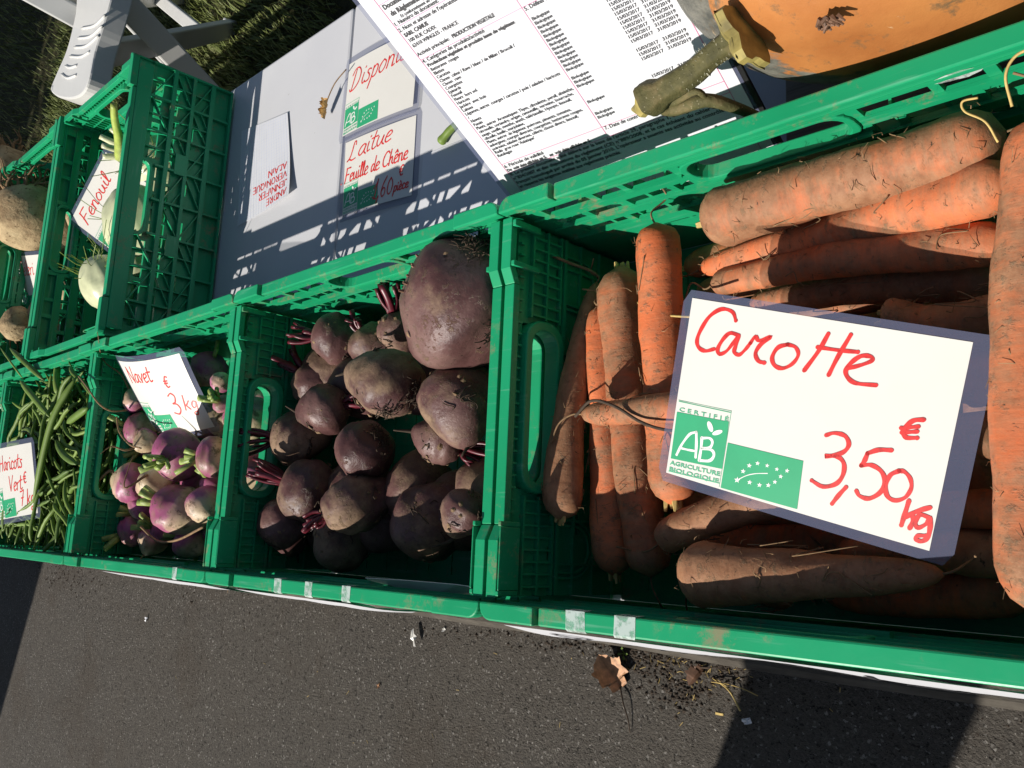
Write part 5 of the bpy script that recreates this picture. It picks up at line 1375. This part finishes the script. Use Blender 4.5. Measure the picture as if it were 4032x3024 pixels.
# curled leaf on the table
def leaf_obj(name, pos, size, rot, curl, matl, label, cat='leaf', stalk=.03, lobes=5, seed=0, stalk_dir=None, pitch=(0, 0)):
    rr = random.Random(seed); m = MB(); ring = []; n = 60
    for k in range(n):
        a = 2 * math.pi * k / n; q = size * (.50 + .50 * abs(math.cos(a * lobes / 2)) ** (2.2 if lobes > 2 else .7)) * (1 + rr.uniform(-.07, .07)) * (1 + .06 * math.cos(a * 17)); ring.append((q * math.cos(a), q * math.sin(a)))
    def bend(x, y): return (x, y * math.cos(min(1.5, abs(y) * curl)), .004 * math.sin(x * 90 + seed) + abs(y) * math.sin(min(1.5, abs(y) * curl)) + .10 * x * x / size + .0015 * rr.uniform(-1, 1))
    m.v.append(bend(0, 0))
    for f in (.35, .7, 1.0):
        for x, y in ring: m.v.append(bend(x * f, y * f))
    for k in range(n):
        m.f.append((0, 1 + k, 1 + (k + 1) % n))
        for l in range(2): m.f.append((1 + l * n + k, 1 + (l + 1) * n + k, 1 + (l + 1) * n + (k + 1) % n, 1 + l * n + (k + 1) % n))
    root = empty(name, pos); root.rotation_euler = (pitch[0], pitch[1], rot); tag(root, label, cat)
    o = nomesh(m, 'blade', matl, root)
    for p in o.data.polygons: p.use_smooth = True
    if stalk:
        MB().tube(spline([(-size * .1, 0, .001), (-size * .9, .0, .004), (-size - stalk * .5, .004, .006), (-size - stalk, .012, .004)], 5), [.0008] * 16, 5).build('leaf_stalk', BROWNROOT, root, smooth=True)
        MB().tube(spline([(-size * .5, 0, .0012), (0, .0, .0016), (size * .8, 0, .004)], 4), list(np.linspace(.0007, .0003, 9)), 5).build('midrib', BROWNROOT, root, smooth=True)
    return root
leaf_obj('dead_leaf', onz(1285, 430, TZ + .010), .0125, -2.25, 130, YLEAF, 'curled yellow brown leaf with a long pink stalk on the table', stalk=.045, lobes=2, seed=3)
def fallen_leaf(base, tip, end, fold, matl, label, wide=1.0, seed=0):
    rr = random.Random(seed); p0, p1, p2 = onz(*base, GZ + .004), onz(*tip, GZ + .012), onz(*end, GZ + .003)
    L_ = (p1 - p0).length; d = (p1 - p0).normalized(); y_ = Vector((0, 0, 1)).cross(d).normalized(); z_ = d.cross(y_)
    half = [(0, 0), (-.05, .30), (.20, .34), (.16, .60), (.42, .50), (.58, .66), (.66, .40), (.82, .30), (1.0, 0)]
    root = empty('dead_leaf', p0); tag(root, label, 'leaf'); m = MB()
    for s_, f in ((1, fold[0]), (-1, fold[1])):
        out = []
        for (a, b_), (c_, e_) in zip(half[:-1], half[1:]):
            for t in (0, .34, .67): out.append((a + (c_ - a) * t + rr.uniform(-.015, .015), b_ + (e_ - b_) * t + rr.uniform(-.015, .015)))
        out[0] = (0, 0); out.append((1.0, 0)); n = len(out)
        def P_(x, y, k):
            y *= wide; q = f * (.55 + .6 * y) ; lift = .05 * math.sin(x * 5 + seed) + .10 * x * x
            return tuple(d * (x * L_) + y_ * (s_ * y * L_ * math.cos(q)) + z_ * (y * L_ * math.sin(q) + lift * L_ * .6))
        b0 = len(m.v)
        for k in (0, .5, 1.0):
            for x, y in out: m.v.append(P_(x, y * k, k))
        for l in range(2):
            for i in range(n - 1): m.f.append((b0 + l * n + i, b0 + l * n + i + 1, b0 + (l + 1) * n + i + 1, b0 + (l + 1) * n + i))
    o = nomesh(m, 'blade', matl, root)
    for p in o.data.polygons: p.use_smooth = True
    MB().tube(spline([(0, 0, 0), tuple((p2 - p0) * .35 + Vector((.004, 0, .006))), tuple((p2 - p0) * .7 + Vector((.004, 0, .003))), tuple(p2 - p0)], 5), list(np.linspace(.0013, .0008, 16)), 5).build('leaf_stalk', DARKROOT, root, smooth=True)
fallen_leaf((2442, 2705), (2362, 2575), (2480, 2885), (1.45, .25), DEADLEAF, 'pale brown fallen plane leaf folded up on the asphalt', .95, 4)
fallen_leaf((2762, 2628), (2712, 2700), (2826, 2624), (.9, .7), DEADLEAF2, 'small dark brown leaf with a curved stalk on the moss by the kerb', .75, 5)
# green bean dropped on the table
bp = [onz(1735, 560, TZ + .006), onz(1765, 520, TZ + .007), onz(1800, 485, TZ + .006)]
o = MB().tube([Vector(s) - bp[0] for s in spline([tuple(p) for p in bp], 6)], [.0045, .0055, .0052, .0046, .0042, .0042, .0043, .0043, .0042, .004, .004, .0038, .003], 9).build('green_bean', BEAN, None, smooth=True); o.location = bp[0]
tag(o, 'single green bean lying on the white table beside the certificate', 'bean')

# ---------------------------------------------------------------- papers hanging from the crate fronts, taped over the rim
def hanging(x0, x1, tapes, label, words=None, seed=0, tw=.011):
    rr = random.Random(seed); root = empty('hanging_notice', ((x0 + x1) / 2, -.004, -.08)); O = Vector(((x0 + x1) / 2, -.004, -.08)); tag(root, label, 'notice')
    m = MB(); n = 24
    def y(u, v): return -.0028 - v * (.0100 + .0022 * math.sin(u * 9 + seed) + .0016 * math.sin(u * 21 + 2 * seed)) - .003 * math.sin(v * 3.1)
    for j in range(9):
        v = j / 8
        for i in range(n + 1):
            u = i / n; m.v.append((x0 + (x1 - x0) * u - O.x, y(u, v) - O.y, -.012 - .10 * v - O.z))
    for j in range(8):
        for i in range(n): m.f.append((j * (n + 1) + i, j * (n + 1) + i + 1, (j + 1) * (n + 1) + i + 1, (j + 1) * (n + 1) + i))
    s = nomesh(m, 'sheet', PAPER_COOL, root)
    for p in s.data.polygons: p.use_smooth = True
    if words:
        m = MB()
        def SS(x, yy_, lift):
            u = x / 300.0; v = yy_ / 100.0; return Vector((x0 + (x1 - x0) * u - O.x, y(min(1, max(0, u)), v) - .0006 - O.y, -.012 - .10 * v - O.z))
        for st in write(words, 12, 62, 46, .1, 1.0, 0, seed): ribbon(m, st, 3.6, SS, 0)
        nomesh(m, 'lettering', BLACKINK, s)
    for tx_ in tapes:
        m = MB(); w = tw * rr.uniform(.92, 1.12); a = rr.uniform(-.002, .002)
        prof = [(.0126, -.0115), (.0121, -.0032), (.0006, -.0032), (-.0009, -.0048), (-.0013, -.016), (-.0036, -.030)]
        for k, (yy_, z) in enumerate(prof): m.v += [(tx_ + a * k / 5 - O.x, yy_ - O.y, z + .0 - O.z), (tx_ + w + a * k / 5 + rr.uniform(-.0006, .0006) - O.x, yy_ - O.y, z - O.z)]
        m.f = [(2 * k, 2 * k + 1, 2 * k + 3, 2 * k + 2) for k in range(5)]
        nomesh(m, 'tape', TAPE, root)
X = lambda u, v: onz(u, v, -.003).x
hanging(.012, .44, [X(2225, 2400), X(2420, 2420)], 'white notice taped to the front of the carrot crate, bold black writing', 'Bons Navets', 1, .0165)
hanging(-.36, -.17, [X(1078, 2290), X(1200, 2300), X(1345, 2320)], 'white paper taped under the front rim of the beetroot crate with three tapes', None, 2)
hanging(-.70, -.425, [X(680, 2225)], 'white paper taped under the front rim of the turnip crate', None, 3)

# ---------------------------------------------------------------- white folding chair on the lawn
def ground_px(u, v): return onz(u, v, GZ + .008)
Ff = ground_px(1152, 721); Bf = ground_px(915, 112)
az_ = -.072
armF, armR = onz(262, 345, az_), onz(400, -60, az_)
fd = (armF - armR); fd.z = 0; fd.normalize(); sd = Vector((-fd.y, fd.x, 0))
if sd.dot(Vector((-.74, .68, 0))) < 0: sd = -sd
ch = empty('folding_chair', (Ff + Bf) / 2); CHO = (Ff + Bf) / 2; tag(ch, 'white resin folding garden chair standing on the lawn', 'chair')
def chp(name, m, **k): return m.build(name, CHAIRM, ch, xf=lambda p: p - CHO, **k)
# armrest: a waisted board with grip ridges
outl = [(300, -60), (299, 30), (288, 95), (262, 195), (228, 275), (204, 332), (200, 360), (232, 384), (285, 388), (325, 366), (350, 310), (372, 200), (400, 110), (432, 0), (442, -60)]
sp = [q for q in spline([(float(u), float(v)) for u, v in outl], 4)]
top = [onz(u, v, az_) for u, v in sp]
m = MB(); m.prism([tuple(p + Vector((0, 0, -.040))) for p in top], (0, 0, .040)); chp('armrest', m, bevel=.005)
for pts in ([(322, 112), (372, 100), (414, 60)], [(308, 150), (355, 143), (403, 102)], [(293, 187), (338, 181), (388, 140)], [(275, 222), (318, 223), (352, 204)], [(258, 260), (276, 266), (302, 258)], [(243, 292), (266, 307), (300, 296)]):
    q = [tuple(onz(u, v, az_ + .0008)) for u, v in pts]
    chp('grip_ridge', MB().tube(spline(q, 4), .0024, 6), smooth=True)
down = Vector((0, 0, -1))
def leg(a, b, w=.052, t=.024):
    d = (Vector(b) - Vector(a)).normalized(); chp('leg', MB().bar(a, b, w, t, up=sd), bevel=.004)
A0 = onz(462, -20, az_ - .045); B0 = onz(395, 218, az_ - .045)
leg(A0, Ff); leg(B0, Bf)
chp('foot', MB().bar(Bf + down * .004, Bf + Vector((0, 0, .025)), .06, .035, up=fd), bevel=.004)
off = sd * .46
leg(A0 + off, Ff + off); leg(B0 + off, Bf + off)
chp('crossbar', MB().bar(B0.lerp(Bf, .70), B0.lerp(Bf, .70) + off, .035, .02), bevel=.003)
chp('crossbar', MB().bar(A0.lerp(Ff, .50), A0.lerp(Ff, .50) + off, .035, .02), bevel=.003)
# back frame rising from the rear of the arm
b0 = onz(296, 62, az_ - .01)
up_ = (Vector((0, 0, 1)) - fd * .12).normalized()
chp('back_post', MB().bar(b0 - up_ * .02, b0 + up_ * .5, .030, .045, up=fd), bevel=.004)
chp('back_post', MB().bar(b0 - up_ * .02 + off * .9, b0 + up_ * .5 + off * .9, .030, .045, up=fd), bevel=.004)
for k in range(6): chp('back_slat', MB().bar(b0 + up_ * (.20 + .05 * k), b0 + up_ * (.20 + .05 * k) + off * .9, .012, .03, up=fd), bevel=.003)

# ---------------------------------------------------------------- crumbs, moss and litter on the asphalt
cm = MB()
def crumb(p, s):
    b = len(cm.v); 
    for d in ((1, 0, 0), (-1, 0, 0), (0, 1, 0), (0, -1, 0), (0, 0, 1)):
        k = s * random.uniform(.5, 1.2); cm.v.append((p.x + d[0] * k, p.y + d[1] * k, p.z + max(0, d[2]) * k * .8 + (0 if d[2] else .0004)))
    cm.f += [(b, b + 2, b + 4), (b + 2, b + 1, b + 4), (b + 1, b + 3, b + 4), (b + 3, b, b + 4)]
for (u, v, su, sv, n) in ((2600, 2585, 110, 25, 160), (2690, 2720, 45, 45, 170), (2560, 2640, 60, 40, 110), (2850, 2670, 60, 40, 90), (2480, 2560, 60, 16, 80), (250, 2270, 60, 28, 160), (330, 2300, 60, 40, 60), (1990, 2490, 200, 12, 70), (2300, 2540, 160, 12, 90), (730, 2350, 30, 30, 14), (970, 2400, 20, 50, 10)):
    for _ in range(n): crumb(onz(random.gauss(u, su), random.gauss(v, sv), GZ), random.uniform(.0012, .0045))
for _ in range(420): crumb(onz(random.uniform(0, 4032), random.uniform(2350, 3024), GZ), random.uniform(.0006, .0018))
tag(nomesh(cm, 'soil_crumbs', CRUMB, None), 'dark soil crumbs and moss scattered along the kerb on the asphalt', 'soil', kind='stuff')
sm = MB()
for (u, v, su, sv, n) in ((2640, 2600, 160, 40, 40), (2700, 2720, 60, 50, 14), (2850, 2640, 60, 30, 14), (2000, 2700, 900, 200, 26)):
    for _ in range(n):
        p = onz(random.gauss(u, su), random.gauss(v, sv), GZ + .001); a = random.uniform(0, 6.28); L_ = random.uniform(.003, .010)
        sm.tube([p, p + Vector((math.cos(a) * L_, math.sin(a) * L_, random.uniform(.0005, .003)))], [.0005, .0004], 4)
tag(nomesh(sm, 'straw_bits', STRAW, None), 'tiny straw and root fragments strewn on the asphalt', 'straw', kind='stuff')
def straw(a, b, c, label, r=.0009):
    pts = [onz(*a, GZ + .003), onz(*b, GZ + .012), onz(*c, GZ + .004)]
    o = MB().tube([Vector(s) - pts[0] for s in spline([tuple(p) for p in pts], 6)], list(np.linspace(r * .5, r, 13)), 5).build('grass_stalk', STRAW, None, smooth=True); o.location = pts[0]; tag(o, label, 'straw')
straw((2805, 2670), (2870, 2720), (2915, 2800), 'forked yellow grass stalk lying on the asphalt by the kerb', .0014)
straw((2800, 2685), (2850, 2695), (2880, 2730), 'short yellow grass blade beside the forked stalk', .0011)
straw((2850, 2690), (2920, 2710), (2985, 2740), 'thin dry grass stem reaching into the shadow on the asphalt', .0008)
b = onz(2832, 2812, GZ + .001); tag(MB().box(b.x - .006, b.x + .006, b.y - .0015, b.y + .0015, GZ, GZ + .001).build('wood_splinter', STRAW), 'small flat yellow splinter of wood on the asphalt', 'splinter')
def scrap(u, v, size, asp, rot, matl, label, z=.006, seed=0):
    rr = random.Random(seed); p = onz(u, v, GZ + z); m = MB(); pts = []
    for k in range(12):
        a = 2 * math.pi * k / 12; q = size * rr.uniform(.65, 1.1); x, y = q * math.cos(a), q * asp * math.sin(a)
        pts.append((x * math.cos(rot) - y * math.sin(rot), x * math.sin(rot) + y * math.cos(rot), rr.uniform(-.002, .004)))
    m.v = [(0, 0, .001)] + pts; m.f = [(0, 1 + k, 1 + (k + 1) % 12) for k in range(12)]
    o = nomesh(m, 'paper_scrap', matl, None); o.location = p; tag(o, label, 'scrap'); o.modifiers.new('s', 'SOLIDIFY').thickness = .0004
scrap(1628, 2510, .017, .42, 1.9, PAPER, 'torn white scrap of paper standing up on the asphalt', .012, 1)
scrap(1748, 2478, .005, .7, .6, PAPER, 'tiny white paper crumb beside the torn scrap', .002, 2)
scrap(2943, 2838, .008, .6, .2, PAPER_COOL, 'small crumpled translucent wrapper in the shadow on the asphalt', .002, 3)
scrap(1490, 2700, .006, .6, 1.0, DEADLEAF, 'small orange brown leaf flake on the asphalt', .003, 4)
scrap(575, 2440, .008, .6, 1.3, PAPER_COOL, 'small white pebble like scrap near the far end of the kerb', .004, 5)
gr = MB(); cm_, cm = cm, gr
for _ in range(1000):
    u_, v_ = random.uniform(0, 4032), random.uniform(2250, 3024); crumb(onz(u_, v_, GZ), random.uniform(.0003, .0010) if random.random() < .97 else random.uniform(.0014, .0026))
cm = cm_
tag(nomesh(gr, 'grit', simple('pale_grit', (0.26, 0.24, 0.21), 0.8, 0.5, 300), None), 'fine pale grit scattered over the dark asphalt', 'grit', kind='stuff')
# seedling at the kerb
sg = empty('weed_seedling', onz(2462, 2572, GZ)); tag(sg, 'tiny green weed seedling sprouting beside the kerb', 'weed')
for k in range(4):
    a = k * 1.7; m = MB(); m.tube([(0, 0, 0), (.003 * math.cos(a), .003 * math.sin(a), .006)], .0005, 5)
    m.prism([(.003 * math.cos(a), .003 * math.sin(a), .006), (.007 * math.cos(a + .3), .007 * math.sin(a + .3), .007), (.010 * math.cos(a), .010 * math.sin(a), .0065), (.007 * math.cos(a - .3), .007 * math.sin(a - .3), .007)], (0, 0, .0003))
    m.build('leaf', FENNELG, sg)
# bin shape added out of view to cast the shadow on the asphalt
q = (onz(2880, 2850, GZ) + onz(3790, 2850, GZ)) / 2; wd = (onz(3790, 2850, GZ) - onz(2880, 2850, GZ)).cross(shd).length / 2
bc = q - shd * .95
bn = empty('added_shadow_bin', (bc.x, bc.y, GZ)); tag(bn, 'unseen dark grey bin shape added to cast the shadow on the asphalt', 'bin')
m = MB(); m.tube([(0, 0, 0), (0, 0, .05), (0, 0, .50), (0, 0, .92)], [wd * .85, wd * .86, wd * .95, wd * 1.12], 28); m.build('caster_body', DARKMETAL, bn)
m = MB(); m.tube([(0, 0, .921), (0, 0, .96), (0, 0, .985)], [wd * 1.16, wd * 1.16, wd * .9], 28); m.build('caster_rim', STEEL, bn)

# torn sticker remains on the back wall of the carrot crate
for i_, (u_, v_, sz) in enumerate(((3765, 298, .0085), (3545, 505, .0060))):
    p = ony(u_, v_, .2882); rr = random.Random(i_); m = MB(); m.v = [(0, 0, 0)] + [(sz * (1.5 * math.cos(t)) * rr.uniform(.7, 1.1), 0, .55 * sz * math.sin(t) * rr.uniform(.7, 1.1)) for t in np.linspace(0, 6.283, 11)[:-1]]
    m.f = [(0, 1 + k, 1 + (k + 1) % 10) for k in range(10)]
    o = nomesh(m, 'sticker_remains', TAPE, None); o.location = p; tag(o, ['larger torn pale sticker remains on the carrot crate back wall', 'smaller torn pale sticker remains on the carrot crate back wall'][i_], 'sticker')
